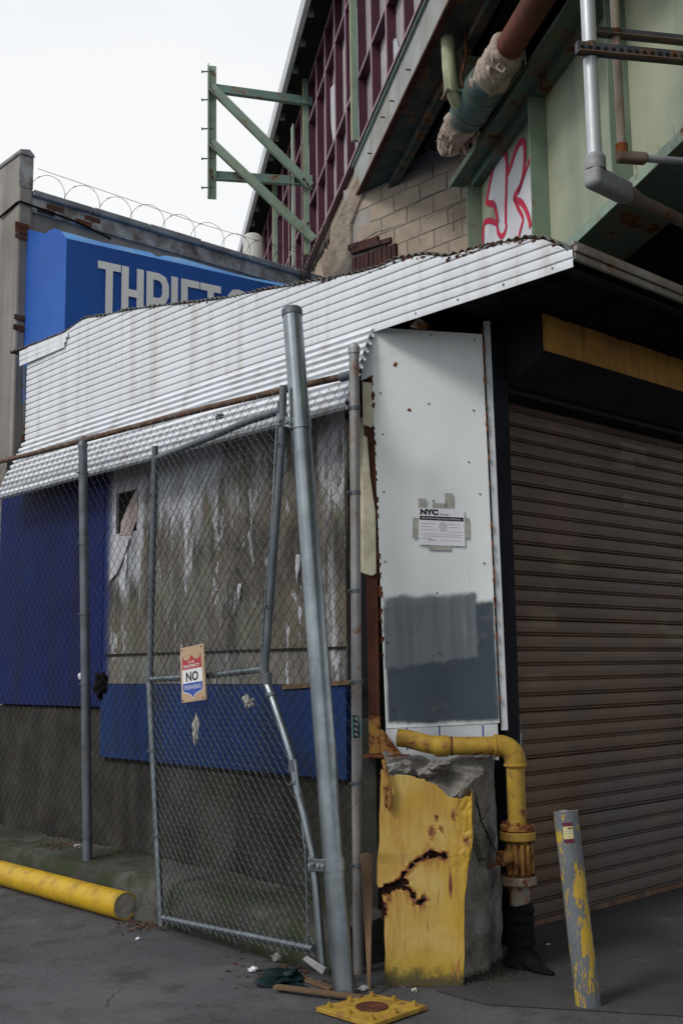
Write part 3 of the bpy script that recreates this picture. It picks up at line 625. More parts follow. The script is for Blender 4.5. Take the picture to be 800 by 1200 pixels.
# roller shutter -----------------------------------------------------
SY = .20; SX0, SX1 = .715, 4.4; SP = .0972
sh = MB(); sh.box(.664, .712, .04, SY+.05, .0, 3.32); shut = sh.build('roller_shutter', M['rustpipe'], shed, bevel=.003)
shut['label'] = 'brown slatted roller shutter with side guide'
prof = [(0, -.010), (.0025, .004), (.006, .0085), (.010, .0085), (.013, .003), (.0145, -.008), (.018, -.002), (.024, .003), (.055, .0048), (.088, .003), (.0945, -.002), (SP, -.010)]
me = None
for k in range(34):
    zb = .045+k*SP
    if me is None:
        mb = MB(); n = len(prof); NX = 12
        for i in range(NX+1):
            xx = lerp(SX0, SX1, i/NX)
            for z, d in prof: mb.v.append(V((xx, SY-d, z)))
        for i in range(NX):
            for j in range(n-1): mb.f.append((i*n+j, (i+1)*n+j, (i+1)*n+j+1, i*n+j+1))
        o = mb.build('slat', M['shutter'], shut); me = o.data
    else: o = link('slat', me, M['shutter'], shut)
    o.location.z = zb; o.location.y = random.uniform(-.0025, .0025); o.rotation_euler.x = random.uniform(-.012, .012); o.rotation_euler.y = random.uniform(-.0007, .0007)
mb = MB(); mb.box(SX0, SX1, SY-.03, SY+.03, .012, .046); mb.build('bottom_bar', M['rail'], shut, bevel=.004)
mb = MB(); mb.box(.672, .706, .012, .038, .95, 1.30); lk = mb.build('latch_plate', M['galv_dark'], shut, bevel=.003)
for z in (1.02, 1.13):
    mb = MB(); mb.box(.678, .70, .002, .011, z, z+.075); mb.build('latch', M['galv'], lk, bevel=.002)
hp = [(.20, 3.72), (-.30, 3.725), (-.30, 3.49), (-.02, 3.335), (.20, 3.335)]
mb = MB(); mb.prism([(.66, y, z) for y, z in hp], V((3.9, 0, 0))); hs = mb.build('shutter_housing', M['housing'], shed, bevel=.004)
mb = MB(); mb.box(.655, 4.55, -.306, -.3005, 3.492, 3.722); mb.build('front_plate', M['ochre'], hs)

# ================================================================== CONCRETE PIER
pier = thing('concrete_pier', CP(0, .4, 0), 'crumbling concrete pier with dented, rust-torn yellow steel jacket under the white corner panel', 'pier')
poly = [(-.32, -.05), (-.295, .70), (.10, .72), (.25, .50), (.325, .22), (.34, -.05)]
def pier_pt(s, z):
    n = len(poly); tot = [0]
    for i in range(n-1): tot.append(tot[-1]+math.dist(poly[i], poly[i+1]))
    d = s*tot[-1]
    for i in range(n-1):
        if d <= tot[i+1]+1e-6: t = (d-tot[i])/(tot[i+1]-tot[i]); return lerp(poly[i][0], poly[i+1][0], t), lerp(poly[i][1], poly[i+1][1], t)
mb = MB(); NS, NZ = 90, 60
def top_z(c, m): return 1.04+.055*max(0, min(1, (.5-m)/.35))+.05*mnoise.noise(V((c*6, m*6, 1)))-.10*max(0, min(1, (m-.45)/.25))
def rough(p, amp=1.0):
    d = mnoise.noise_vector(p*3.0)*.030+mnoise.noise_vector(p*9.0)*.012+mnoise.noise_vector(p*26)*.005
    return p+d*amp
for j in range(NZ+1):
    for i in range(NS+1):
        c, m = pier_pt(i/NS, 0); z = top_z(c, m)*j/NZ
        pc, pm = c*(1-.04*(j/NZ)), m*(1-.05*(j/NZ)**2)
        P = rough(CP(pc, pm, z))
        # diagonal crack down the right cheek
        d = abs((c-.12)-( .92-z)*.33-.02*mnoise.noise(V((z*14, 0, 0)))) if .55 < z < 1.02 and i/NS > .55 else 1
        if d < .018: P -= MM*.05*(1-d/.018)+CC*.03*(1-d/.018)
        mb.v.append(P)
for j in range(NZ):
    for i in range(NS): a = j*(NS+1)+i; mb.f.append((a, a+1, a+NS+2, a+NS+1))
b = len(mb.v)      # rough top: fan of rings to centre
RT = 14
for r_ in range(1, RT+1):
    for i in range(NS+1):
        c, m = pier_pt(i/NS, 0); c *= .96; m *= .95; t = 1-r_/RT; cc, mm_ = c*t, .3+(m-.3)*t
        mb.v.append(rough(CP(cc, mm_, top_z(cc, mm_)), .7))
prev = NZ*(NS+1)
for r_ in range(RT):
    cur = b+r_*(NS+1)
    for i in range(NS): mb.f.append((prev+i, prev+i+1, cur+i+1, cur+i))
    prev = cur
core_v, core_f = [tuple(p) for p in mb.v], list(mb.f)
mb.build('concrete_core', M['concrete'], pier, smooth=False)
from mathutils.bvhtree import BVHTree
bvh = BVHTree.FromPolygons(core_v, core_f)
for cr, w0 in (([(556, 928), (558, 940), (561, 952), (563, 962), (569, 974), (573, 985), (579, 994), (584, 1005), (591, 1009)], .009), ([(563, 962), (567, 958), (571, 948), (575, 941)], .004), ([(470, 893), (478, 904), (487, 909), (497, 917)], .010)):  # black tubes laid on the concrete, painted shade for uncarved cracks and gap
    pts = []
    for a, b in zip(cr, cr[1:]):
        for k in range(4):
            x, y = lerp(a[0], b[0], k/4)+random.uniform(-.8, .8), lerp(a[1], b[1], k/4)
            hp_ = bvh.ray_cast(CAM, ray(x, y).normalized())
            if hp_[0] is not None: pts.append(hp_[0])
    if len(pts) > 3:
        cm = MB(); cm.tube(pts, [max(.002, w0*(.55+.9*abs(mnoise.noise(V((i*.7, w0*99, 3)))))*min(1, (len(pts)-i)/4, (i+2)/4)) for i in range(len(pts))], 5); cm.build('crack_shade', M['black'], pier)
for k, (x, y, r_, sq) in enumerate([(468, 902, .075, (1.2, .9, .6)), (500, 905, .05, (1, 1, .5)), (515, 897, .06, (1.3, 1, .5))]):
    mb = MB(); mb.blob(hc(x, y, .55), r_, .35, k+3, 3, sq); mb.build('concrete_lump', M['concrete'], pier)
# jacket: fine grid sheet, torn open
JM = .80
TEAR = [[(450, 1044), (458, 1040), (466, 1036), (472, 1034)], [(466, 1036), (472, 1026), (480, 1017), (488, 1009), (497, 1004)], [(472, 1038), (480, 1044), (486, 1054), (492, 1058), (498, 1052)], [(505, 1002), (515, 1001), (522, 1003)], [(497, 1004), (503, 998), (509, 1000)], [(449, 1060), (450, 1070)]]
TW = [.017, .003, .006, .009, .005, .008]
tears = [[(c_of(hc(x, y, JM)), hc(x, y, JM).z) for x, y in t] for t in TEAR]
def seg_d(p, a, b):
    ax, ay, bx, by = a[0], a[1], b[0], b[1]; dx, dy = bx-ax, by-ay; t = max(0, min(1, ((p[0]-ax)*dx+(p[1]-ay)*dy)/(dx*dx+dy*dy+1e-9)))
    return math.hypot(p[0]-ax-dx*t, p[1]-ay-dy*t)
jl = [(hc(x, y, JM).z, c_of(hc(x, y, JM))) for x, y in [(451, 1157), (450, 1060), (447, 1048), (441, 1036), (444, 985), (446, 905)]]
jr = [(hc(x, y, JM).z, c_of(hc(x, y, JM))) for x, y in [(543, 1157), (544, 1050), (549, 1010), (553, 985), (552, 935)]]
jt = [(c_of(hc(x, y, JM)), hc(x, y, JM).z) for x, y in [(446, 902), (455, 909), (475, 908), (497, 914), (512, 921), (527, 935), (540, 936), (553, 932)]]
NXJ, NZJ = 110, 210
low_tear = {}
for t in tears:
    for a, b_ in zip(t, t[1:]):
        for k in range(12):
            cc = lerp(a[0], b_[0], k/11); zz = lerp(a[1], b_[1], k/11); kk = round(cc/.004); low_tear[kk] = min(low_tear.get(kk, 9), zz)
vs = []; rust = []; deep = []; ok = []
for j in range(NZJ+1):
    for i in range(NXJ+1):
        u = i/NXJ*1.25; v = j/NZJ            # u>1 is the return flange on the right
        zref = v*.98
        for _ in range(2):
            c = lerp(interp(zref, jl), interp(zref, jr), min(u, 1)); zt = interp(c, jt)+.010*mnoise.noise(V((c*60, 0, 2)))+.006*mnoise.noise(V((c*170, 0, 2))); zref = v*zt
        z = zref
        dent = .005*mnoise.noise(V((c*4, z*2.5, 0)))
        dent += .012*max(0, min(1, (z-.60)/.05))*max(0, 1-abs(z-.66)/.25)*max(0, 1-u*1.3)           # lip of the folded upper sheet
        crum = max(0, min(1, (u-.74)*5))*max(.12, min(1, (z-.50)/.15))
        dent += crum*(.020*mnoise.noise(V((c*11, z*8, 1)))+.012*abs(mnoise.noise(V((c*26, z*22, 3)))))
        wz = .014*mnoise.noise(V((c*34, z*34, 3)))+.012*mnoise.noise(V((c*90, z*90, 5)))
        dt = 1; hole = False
        for t, wd in zip(tears, TW):
            for a, b_ in zip(t, t[1:]):
                d = seg_d((c, z), a, b_); dt = min(dt, d-wd*.6)
                if d < wd+wz: hole = True
        dent += .014*max(0, 1-dt/.03)*mnoise.noise(V((c*45, z*45, 9)))
        P = CP(c+.004*mnoise.noise(V((z*9, 0, 4))), JM+dent, z)
        if u > 1: P = CP(c+.012*math.sin(min(1, (u-1)*5)*1.57)*(.4+crum*.6)+.006*mnoise.noise(V((z*12, 3, 4))), JM+dent-(u-1)*1.1, z)
        nz_ = .5+.5*mnoise.noise(V((c*28, z*28, 8)))
        rv = max(0, 1-max(0, dt)/.030)*(.35+.9*nz_)
        kk = round(c/.004)
        if kk in low_tear and z < low_tear[kk]:
            Lr = .04+.24*max(0, mnoise.noise(V((c*55, 0, 12)))+.25); rv = max(rv, .60*(1-(low_tear[kk]-z)/Lr)*(.6+.5*nz_))
        rv = max(rv, .75*max(0, mnoise.noise(V((c*30, z*5, 11)))-.36)*2.2); rv = max(rv, .8*max(0, mnoise.noise(V((c*60, z*60, 15)))-.62)*3)
        for (px_, py_, sz) in [(505, 975, .035), (511, 958, .022), (516, 972, .02), (452, 925, .03), (531, 955, .03), (546, 985, .03), (449, 1066, .04), (456, 1052, .03)]:
            q = hc(px_, py_, JM); d = math.hypot((c-c_of(q)), (z-q.z)*.6)+.012*mnoise.noise(V((c*70, z*70, 1))); rv = max(rv, .75*(1-d/sz))
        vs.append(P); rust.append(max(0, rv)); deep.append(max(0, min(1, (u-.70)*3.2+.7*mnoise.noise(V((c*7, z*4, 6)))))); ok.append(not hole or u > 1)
fs = []
for j in range(NZJ):
    for i in range(NXJ):
        a = j*(NXJ+1)+i; q = (a, a+1, a+NXJ+2, a+NXJ+1)
        if all(ok[t] for t in q): fs.append(q)
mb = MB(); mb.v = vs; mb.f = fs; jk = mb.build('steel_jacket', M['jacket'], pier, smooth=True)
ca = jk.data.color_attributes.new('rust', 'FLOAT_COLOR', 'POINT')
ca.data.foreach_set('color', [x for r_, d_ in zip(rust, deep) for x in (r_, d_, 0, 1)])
m_ = jk.modifiers.new('s', 'SOLIDIFY'); m_.thickness = .004; m_.offset = -1
mb = MB(); p = [hc(*q_, JM-.022) for q_ in [(447, 1078), (447, 1028), (470, 1008), (505, 990), (528, 995), (528, 1012), (505, 1016), (502, 1066), (478, 1066), (462, 1082)]]; mb.prism(p, -MM*.006); mb.build('tear_shade_sheet', M['tear_shade'], pier)  # added dark sheet, stands in for the shaded hollow behind the tear
mb = MB(); mb.tube([hc(449, 890, .83), hc(452, 905, .835), hc(456, 920, .84), hc(457, 940, .835), hc(455, 949, .832), hc(453, 944, .828), hc(453, 925, .825)], .011, 8)
mb.build('bent_strap', M['valve'], pier, smooth=True)

# ================================================================== GAS PIPE
PMm = .40
def gp(x, y): return hc(x, y, PMm)
gas = thing('gas_pipe', gz(605, 1130), 'worn yellow gas pipe with elbow, rusty valve and flanges beside the brown shutter', 'pipe')
pr = .050; ca_, cz = c_of(gp(604.5, 930)), gp(520, 873).z
zH = gp(560, 874).z
x0c = c_of(gp(466, 866))
run = [CP(x0c, PMm-.04, zH+.045), CP(x0c+.05, PMm-.03, zH+.04), CP(c_of(gp(500, 870)), PMm, zH+.012), CP(c_of(gp(515, 872)), PMm, zH)]
mb = MB(); mb.tube(run, pr, 20); mb.build('pipe', M['yellow_gas'], gas, smooth=True)
mb = MB(); mb.tube([run[-1], CP(c_of(gp(585, 874)), PMm, zH)], pr, 20); mb.build('pipe', M['yellow_gas'], gas, smooth=True)
mb = MB(); a_, b_ = c_of(gp(508, 872)), c_of(gp(526, 872)); mb.tube([CP(a_, PMm, zH), CP(a_+.01, PMm, zH), CP(b_-.01, PMm, zH), CP(b_, PMm, zH)], [pr+.002, pr+.008, pr+.008, pr+.002], 20); mb.build('coupling', M['yellow_gas'], gas, smooth=True)
mb = MB(); mb.disc(CP(b_+.012, PMm, zH), CC, pr+.004, .012, 20); mb.build('rust_band', M['rust'], gas)
rb = .085; ec = ca_-rb
arc = [CP(ec+rb*math.sin(t), PMm, zH-rb+rb*math.cos(t)) for t in [i*math.pi/2/10 for i in range(11)]]
mb = MB(); mb.tube([CP(ec-.02, PMm, zH)]+arc+[CP(ca_, PMm, zH-rb-.02)], pr+.009, 20); mb.build('elbow', M['yellow_gas'], gas, smooth=True)
for q, d in ((CP(ec-.02, PMm, zH), CC), (CP(ca_, PMm, zH-rb-.02), UP)):
    mb = MB(); mb.disc(q, d, pr+.014, .018, 20); mb.build('collar', M['yellow_gas'], gas, bevel=.004)
zf = lambda y: gp(605, y).z
mb = MB(); mb.tube([CP(ca_, PMm, zH-rb-.03), CP(ca_, PMm, zf(968))], pr, 20); mb.build('pipe', M['yellow_gas'], gas, smooth=True)
def flange(z0, z1, r_, mat, nb=8):
    mb = MB(); mb.tube([CP(ca_, PMm, z0), CP(ca_, PMm, z1)], r_, 24); f = mb.build('flange', mat, gas, bevel=.004)
    for i in range(nb):
        t = 2*math.pi*i/nb; mb = MB(); mb.disc(CP(ca_+(r_-.018)*math.cos(t), PMm+(r_-.018)*math.sin(t), (z0+z1)/2), UP, .009, abs(z1-z0)+.034, 6); mb.build('bolt', M['rust'], f)
flange(zf(984), zf(974), .098, M['yellow_gas']); flange(zf(973), zf(966), .092, M['valve'])
mb = MB(); zs = [zf(985), zf(990), zf(1000), zf(1010), zf(1020), zf(1026)]; mb.tube([CP(ca_, PMm, z) for z in zs], [.055, .066, .078, .078, .066, .055], 20)
vb = mb.build('valve_body', M['valve'], gas, smooth=True)
for i in range(5):
    mb = MB(); t = -.7+i*.45; p0 = CP(ca_+.079*math.sin(t), PMm+.079*math.cos(t), zf(1022)); p1 = CP(ca_+.079*math.sin(t), PMm+.079*math.cos(t), zf(988)); mb.tube([p0, (p0+p1)/2+MM*.012, p1], .010, 8); mb.build('rib', M['valve'], vb, smooth=True)
mb = MB(); mb.tube([CP(ca_-.05, PMm+.05, zf(1003)), CP(ca_-.105, PMm+.085, zf(1003))], .042, 14); cv = mb.build('bonnet', M['valve'], gas, bevel=.006)
for i in range(4):
    t = i*math.pi/2+.6; d = (CC*-.055+MM*.035).normalized(); sdv = d.cross(UP).normalized(); mb = MB(); mb.disc(CP(ca_-.107, PMm+.086, zf(1003))+UP*(.028*math.cos(t))+sdv*(.028*math.sin(t)), d, .008, .012, 6); mb.build('bolt', M['rust'], cv)
mb = MB(); mb.tube([CP(ca_-.10, PMm+.08, zf(1008)), CP(ca_-.15, PMm+.12, zf(1009)), CP(ca_-.17, PMm+.12, zf(1013))], .009, 8); mb.build('valve_stem', M['rust'], gas, smooth=True)
flange(zf(1036), zf(1026), .095, M['flange_grey'])
mb = MB(); mb.tube([CP(ca_, PMm, zf(1036)), CP(ca_, PMm, zf(1066))], pr+.004, 18); mb.build('pipe_stub', M['flange_grey'], gas, smooth=True)
mb = MB(); zz = [1058, 1064, 1070, 1076, 1082, 1090, 1096, 1104, 1110, 1118, 1124, 1130]
mb.tube([CP(ca_+.004*math.sin(i*2), PMm, max(.012, zf(y))) for i, y in enumerate(zz)], [.062, .072, .066, .075, .068, .074, .068, .076, .07, .085, .10, .105], 18)
mb.tube([CP(ca_+.02, PMm+.06, .05), CP(ca_+.08, PMm+.16, .03), CP(ca_+.14, PMm+.20, .02)], [.05, .03, .012], 8)
mb.v = [p+mnoise.noise_vector(p*22)*.012+mnoise.noise_vector(p*60)*.004 for p in mb.v]
mb.build('rubber_boot', M['rubber'], gas)

# ================================================================== BOLLARD
bp = gz(689, 1180); bd = (bp-CAM).dot(FH); bt = hd(662, 950, bd+.03)
bol = thing('bollard', bp, 'leaning steel bollard with flaking grey paint over yellow by the shutter', 'bollard')
ax_ = (bt-bp).normalized(); mb = MB(); n = 14
mb.tube([lerp(bp-ax_*.05, bt, i/n) for i in range(n+1)], .0585, 24, caps=False)
mb.tube([bt, bt+ax_*.001], [.0585, .050], 24, caps=False); mb.build('pipe', M['bollard'], bol, smooth=True)
mb = MB(); mb.tube([bt-ax_*.03, bt-ax_*.004], .052, 20); mb.blob(bt-ax_*.006, .045, .3, 2, 2, (1, 1, .2)); mb.build('concrete_fill', M['concrete'], bol)
tc_ = (CAM-bt); tc_ = (tc_-ax_*tc_.dot(ax_)).normalized(); sd_ = ax_.cross(tc_)
def on_bol(zd, ang, r_=.0592): return bt-ax_*zd+tc_*(r_*math.cos(ang))+sd_*(r_*math.sin(ang))
def bol_patch(name, z0, z1, a0, a1, mat, r_, parent):
    mb = MB(); k = 8
    for i in range(k+1): a = lerp(a0, a1, i/k); mb.v += [on_bol(z0, a, r_), on_bol(z1, a, r_)]
    for i in range(k): mb.f.append((2*i, 2*i+1, 2*i+3, 2*i+2))
    return mb.build(name, mat, parent, smooth=True)
M['maroon'] = plain('maroon_print', (.10, .012, .03), .5); M['sticker_yellow'] = weather('sticker_cream', (.62, .55, .25), (.50, .45, .22), 30, .5)
stk = bol_patch('sticker', .050, .145, -.40, .45, M['maroon'], .0594, bol); bol_patch('sticker_print', .068, .126, -.38, .43, M['sticker_yellow'], .0600, stk)
bol_patch('sticker_text', .074, .080, .0, .36, M['ink'], .0604, stk); bol_patch('sticker_text', .088, .091, -.25, .30, M['ink_grey'], .0604, stk); bol_patch('sticker_text', .100, .103, -.25, .25, M['ink_grey'], .0604, stk)

# ================================================================== LYING YELLOW PIPE
lr = .088
p_end = gz(150, 1078); 
la = V((p_end.x-.02, p_end.y, lr)); lb = V((-.70, 6.6, lr))
lp = thing('fallen_bollard', la, 'yellow steel pipe bollard lying along the mossy kerb, concrete showing at its end', 'bollard')
mb = MB(); dl = (lb-la).normalized(); mb.tube([la, la+dl*.004, lerp(la, lb, .3), lerp(la, lb, .6), lb], [lr-.004, lr, lr, lr, lr], 32, caps=False)
mb.tube([la, la+dl*.012], [lr-.004, lr-.010], 32, caps=False); mb.build('pipe', M['yellow'], lp, smooth=True)
mb = MB(); mb.tube([la+dl*.006, la+dl*.3], lr-.009, 28); mb.blob(la+dl*.008, lr*.8, .3, 5, 3, (1, .10, 1)); mb.build('concrete_fill', M['mortar'], lp)

# ================================================================== CHAIN-LINK FENCE
def chain(P, s0, s1, z0, z1, keep, nrm, a=.042, b=.047, r=.0019, warp=.012, seed=0):
    mb = MB(); ns_ = int((s1-s0)/a); nz_ = int((z1-z0)/b)
    d1, d2, d3 = V((0, 0, 0)), V((0, 0, 0)), V((0, 0, 0))
    for i in range(ns_+1):
        sc_ = s0+(i+.5)*a; runp = []
        def flush():
            if len(runp) > 1:
                base = len(mb.v)
                for (p, t) in runp:
                    mb.v += [p+nrm*r, p-nrm*(r*.5)+t*(r*.87), p-nrm*(r*.5)-t*(r*.87)]
                for k in range(len(runp)-1):
                    for q in range(3): q2 = (q+1) % 3; mb.f.append((base+k*3+q, base+k*3+q2, base+k*3+3+q2, base+k*3+3+q))
        for k in range(nz_+1):
            sgn = 1 if (i+k) % 2 else -1
            s = sc_+sgn*a*.5; z = z0+k*b
            if not keep(s, z): flush(); runp = []; continue
            for dz in (-.13*b, .13*b):
              p = P(s, z+dz); w1 = mnoise.noise(V((s*1.6+seed, z*1.3, 0)))*warp; w2 = mnoise.noise(V((s*1.1, z*2.2, seed+4)))*warp*.7
              p = p+nrm*(w1+(r if k % 2 else -r))+UP*w2
              t = (P(s+.01, z)-P(s, z)).normalized()
              runp.append((p, t))
        flush()
    return mb
FX = -.45; FN = V((-1, 0, 0))
def fp(x, y): return hx(x, y, FX)
fence = thing('chain_link_fence', (FX, 2.5, .25), 'tall chain-link fence with rusty top rail standing on the mossy kerb', 'fence')
ra, rb_ = fp(0, 539.5), fp(409, 439.5); rdir = (ra-rb_)
rail_pts = [rb_+rdir*t+UP*(.012*math.sin(t*5)) for t in [i/16 for i in range(-0, 17)]]+[rb_+rdir*1.25]
mb = MB(); mb.tube(rail_pts, .021, 12); mb.build('top_rail', M['rail'], fence, smooth=True)
def rail_z(y): return rb_.z+(y-rb_.y)/(ra.y-rb_.y)*(ra.z-rb_.z)
def fpost(xt, yt, xb, yb, r_, mat, cap):
    T, B = fp(xt, yt), fp(xb, yb); B = V((FX-.012, B.y, .0)); T = V((FX-.012, T.y, T.z))
    mb = MB(); mb.tube([B, lerp(B, T, .5), T], r_, 16); po = mb.build('post', mat, fence, smooth=True)
    if cap:
        mb = MB(); mb.tube([T-UP*.03, T, T+UP*.012, T+UP*.03, T+UP*.036], [r_+.005, r_+.005, r_+.003, r_*.6, .004], 16); mb.build('post_cap', mat, po, smooth=True)
    else:
        mb = MB(); mb.tube([T-UP*.03, T, T+UP*.02], [r_+.004, r_+.004, r_*.7], 16); mb.tube([T+UP*.0, T+UP*.05+V((0, -.01, 0)), T+UP*.06+V((.02, 0, 0))], [.012, .012, .006], 8); mb.build('post_cap', mat, po, smooth=True)
    for k in range(6):
        z = .5+k*.52+random.uniform(-.08, .08)
        q = lerp(B, T, (z-B.z)/(T.z-B.z)); mb = MB(); mb.tube([q-UP*.011, q+UP*.011], r_+.004, 14); mb.tube([q+V((-r_-.004, 0, 0)), q+V((-r_-.022, .006, 0))], .006, 6); mb.build('tie_band', M['galv_dark'], po, smooth=True)
    return po
fpost(416.5, 409, 421, 1088, .029, M['galv_rust'], True)
fpost(99, 520, 106, 1000, .034, M['galv_dark'], False)
fpost(-62, 552, -52, 957, .034, M['galv_dark'], False)
q = fp(411, 439); mb = MB(); mb.tube([q+V((0, -.03, 0)), q+V((0, .08, -.0))], .028, 12); mb.build('rail_end', M['galv_dark'], fence, smooth=True)
wob = lambda y: .30+.03*mnoise.noise(V((y*2, 0, 9)))+.01*y
fm = chain(lambda s, z: V((FX+.014, s, z)), fp(416, 700).y, 6.4, .26, 3.52, lambda s, z: wob(s) < z < rail_z(s)-.012+.03*mnoise.noise(V((s*9, 1, 1))), FN, r=.0020, seed=1)
o = fm.build('mesh', M['wire_rust'], fence); o['kind'] = 'stuff'; o['label'] = 'rust-dulled chain-link mesh'
mb = MB(); mb.tube([V((FX+.01, y, wob(y)+.015*math.sin(y*7))) for y in [.3+i*.06 for i in range(100)]], .002, 5); mb.build('tension_wire', M['wire_rust'], fence)
mb = MB()
for i in range(40): y = .3+i*.15; mb.tube([V((FX-.024, y, rail_z(y)-.02)), V((FX-.026, y+.01, rail_z(y)+.012)), V((FX, y+.012, rail_z(y)+.025)), V((FX+.024, y+.008, rail_z(y)))], .0018, 4)
mb.build('tie_wires', M['wire'], fence)['kind'] = 'stuff'
# bags and scraps caught in the mesh
for k, (x, y, r_, mt, nm, lb_, c_, sq) in enumerate([(118, 802, .055, 'rubber', 'plastic_bag', 'crumpled black plastic bag snagged in fence mesh beside a post', 'bag', (.6, 1, 1.3)), (96, 792, .026, 'paper', 'paper_scrap', 'small white paper scrap tucked against the grey fence post', 'paper scrap', (.6, 1, 1.1)), (291, 823, .035, 'tape', 'foil_scrap', 'crumpled pale foil scrap caught in the gate mesh', 'foil scrap', (.5, 1, .9)), (229, 855, .03, 'tape', 'plastic_strip', 'torn pale plastic strip hanging in gate mesh below the sign', 'plastic strip', (.4, .7, 2.2)), (258, 488, .022, 'galv_dark', 'rail_fitting', 'broken grey rail fitting clinging under the rusty top rail', 'fitting', (.8, 1.6, .8))]):
    mb = MB(); mb.blob(hx(x, y, FX-.01 if k in (0, 1, 4) else -.68), r_, .55, k+11, 3, sq); tag(mb.build(nm, M[mt]), lb_, c_)
# tag sticker on the corner post
q = fp(419.5, 851); mb = MB()
for k in range(5):
    a = -.9+k*.45; tcv = (CAM-q); tcv.z = 0; tcv.normalize(); sv = UP.cross(tcv); p = V((FX-.012, q.y, 0))+tcv*(.0305*math.cos(a))+sv*(.0305*math.sin(a))
    mb.v += [V((p.x, p.y, q.z-.06)), V((p.x, p.y, q.z+.06))]
for k in range(4): mb.f.append((2*k, 2*k+2, 2*k+3, 2*k+1))
stc = mb.build('post_sticker', M['ink'], smooth=True); tag(stc, 'black and cyan lettered sticker on the rust-spotted corner post', 'sticker')
cen = V((FX-.012, q.y, q.z)); 
def stroke3(pts, r_, mat, par, name):
    mb = MB(); mb.tube([cen+tcv*.0318+sv*a+UP*b for a, b in pts], r_, 5); return mb.build(name, mat, par)
for k in range(4):
    zz = .042-k*.028; stroke3([(-.010, zz+.008), (-.010, zz-.008), (-.002, zz+.008), (.006, zz+.001), (-.004, zz-.002), (.010, zz-.010)], .0016, M['white_print'], stc, 'lettering')
for sx in (-1, 1): stroke3([(sx*.021, .056), (sx*.021, -.056)], .002, M['cyan'], stc, 'border')

# ================================================================== LEANING GATE POST AND GATE
pb = gz(403, 1166); pd = (pb-CAM).dot(FH); ptp = hd(342, 364, pd+.45)
post = thing('leaning_gate_post', pb, 'tall shiny galvanised steel post leaning beside the bent gate', 'post')
ax_ = (ptp-pb).normalized(); mb = MB(); mb.tube([lerp(pb-ax_*.06, ptp, i/12) for i in range(13)], .0565, 28); mb.build('shaft', M['galv'], post, smooth=True)
mb = MB(); mb.tube([ptp-ax_*.035, ptp, ptp+ax_*.012, ptp+ax_*.026], [.061, .061, .054, .02], 28); mb.build('cap', M['galv_dark'], post, smooth=True)
def on_post(ypx):
    best = min((lerp(pb, ptp, t/400) for t in range(401)), key=lambda p: abs((600-FPX*((p-CAM).dot(CU))/((p-CAM).dot(FW)))-ypx)); return best
G1 = V((-.655, 1.80, 0)); G2 = V((-.80, .12, 0)); gd = (G1-G2).normalized(); gn = V((-gd.y, gd.x, 0))
if gn.dot(FH) > 0: gn = -gn
def gg(x, y, off=0): return hit(x, y, G2+gn*off, gn)
gate = thing('chain_link_gate', G1, 'bent galvanised chain-link gate hanging from the leaning post', 'gate')
LS1 = [gg(*p) for p in [(182, 523), (181, 580), (178, 690), (176, 797)]]; LS2 = [gg(*p) for p in [(175, 794), (179, 880), (184, 980), (189, 1085)]]
RS1 = [gg(*p) for p in [(332, 452), (330, 520), (323, 620), (316, 710), (311, 780), (311, 797)]]
RS2 = [gg(*p) for p in [(311, 797), (318, 815), (330, 850), (341, 885), (344, 897), (346, 918), (356, 955), (366, 1000), (371, 1050), (378, 1134)]]
TOP = [gg(*p) for p in [(184, 537), (215, 525), (250, 511), (290, 494), (329, 481)]]
MID = [gg(*p) for p in [(176, 796), (240, 792), (308, 784)]]; BOT = [gg(*p) for p in [(192, 1076), (270, 1092), (368, 1112)]]
for nm, pts, r_, mt in (('stile', LS1, .021, 'galv_dark'), ('stile', LS2, .021, 'galv'), ('stile', RS1, .022, 'galv_dark'), ('stile', RS2, .022, 'galv'), ('top_rail', TOP, .021, 'galv_dark'), ('middle_rail', MID, .020, 'galv'), ('bottom_rail', BOT, .022, 'galv')):
    mb = MB(); mb.tube(pts, r_, 14); st_ = mb.build(nm, M[mt], gate, smooth=True)
    if nm == 'stile':
        for i in (1, len(pts)//2):
            d = (pts[min(i+1, len(pts)-1)]-pts[i-1]).normalized(); mb = MB(); mb.tube([pts[i]-d*.012, pts[i]+d*.012], r_+.004, 12); mb.tube([pts[i]+gn*(r_), pts[i]+gn*(r_+.02)-gd*.012], .006, 6); mb.build('clamp', M['galv_dark'], st_, smooth=True)
for pts in ([gg(*p, .01) for p in [(326, 470), (318, 620), (308, 735), (306, 790)]], [gg(*p, .01) for p in [(345, 890), (358, 1000), (361, 1108)]]):
    mb = MB(); mb.tube(pts, .007, 6); mb.build('tension_bar', M['galv'], gate)
for p in ((313, 795), (344, 897), (176, 795)):
    c = gg(*p); mb = MB(); mb.tube([c-UP*.03, c+UP*.03], .027, 12); mb.build('elbow_fitting', M['galv_dark'], gate, smooth=True)
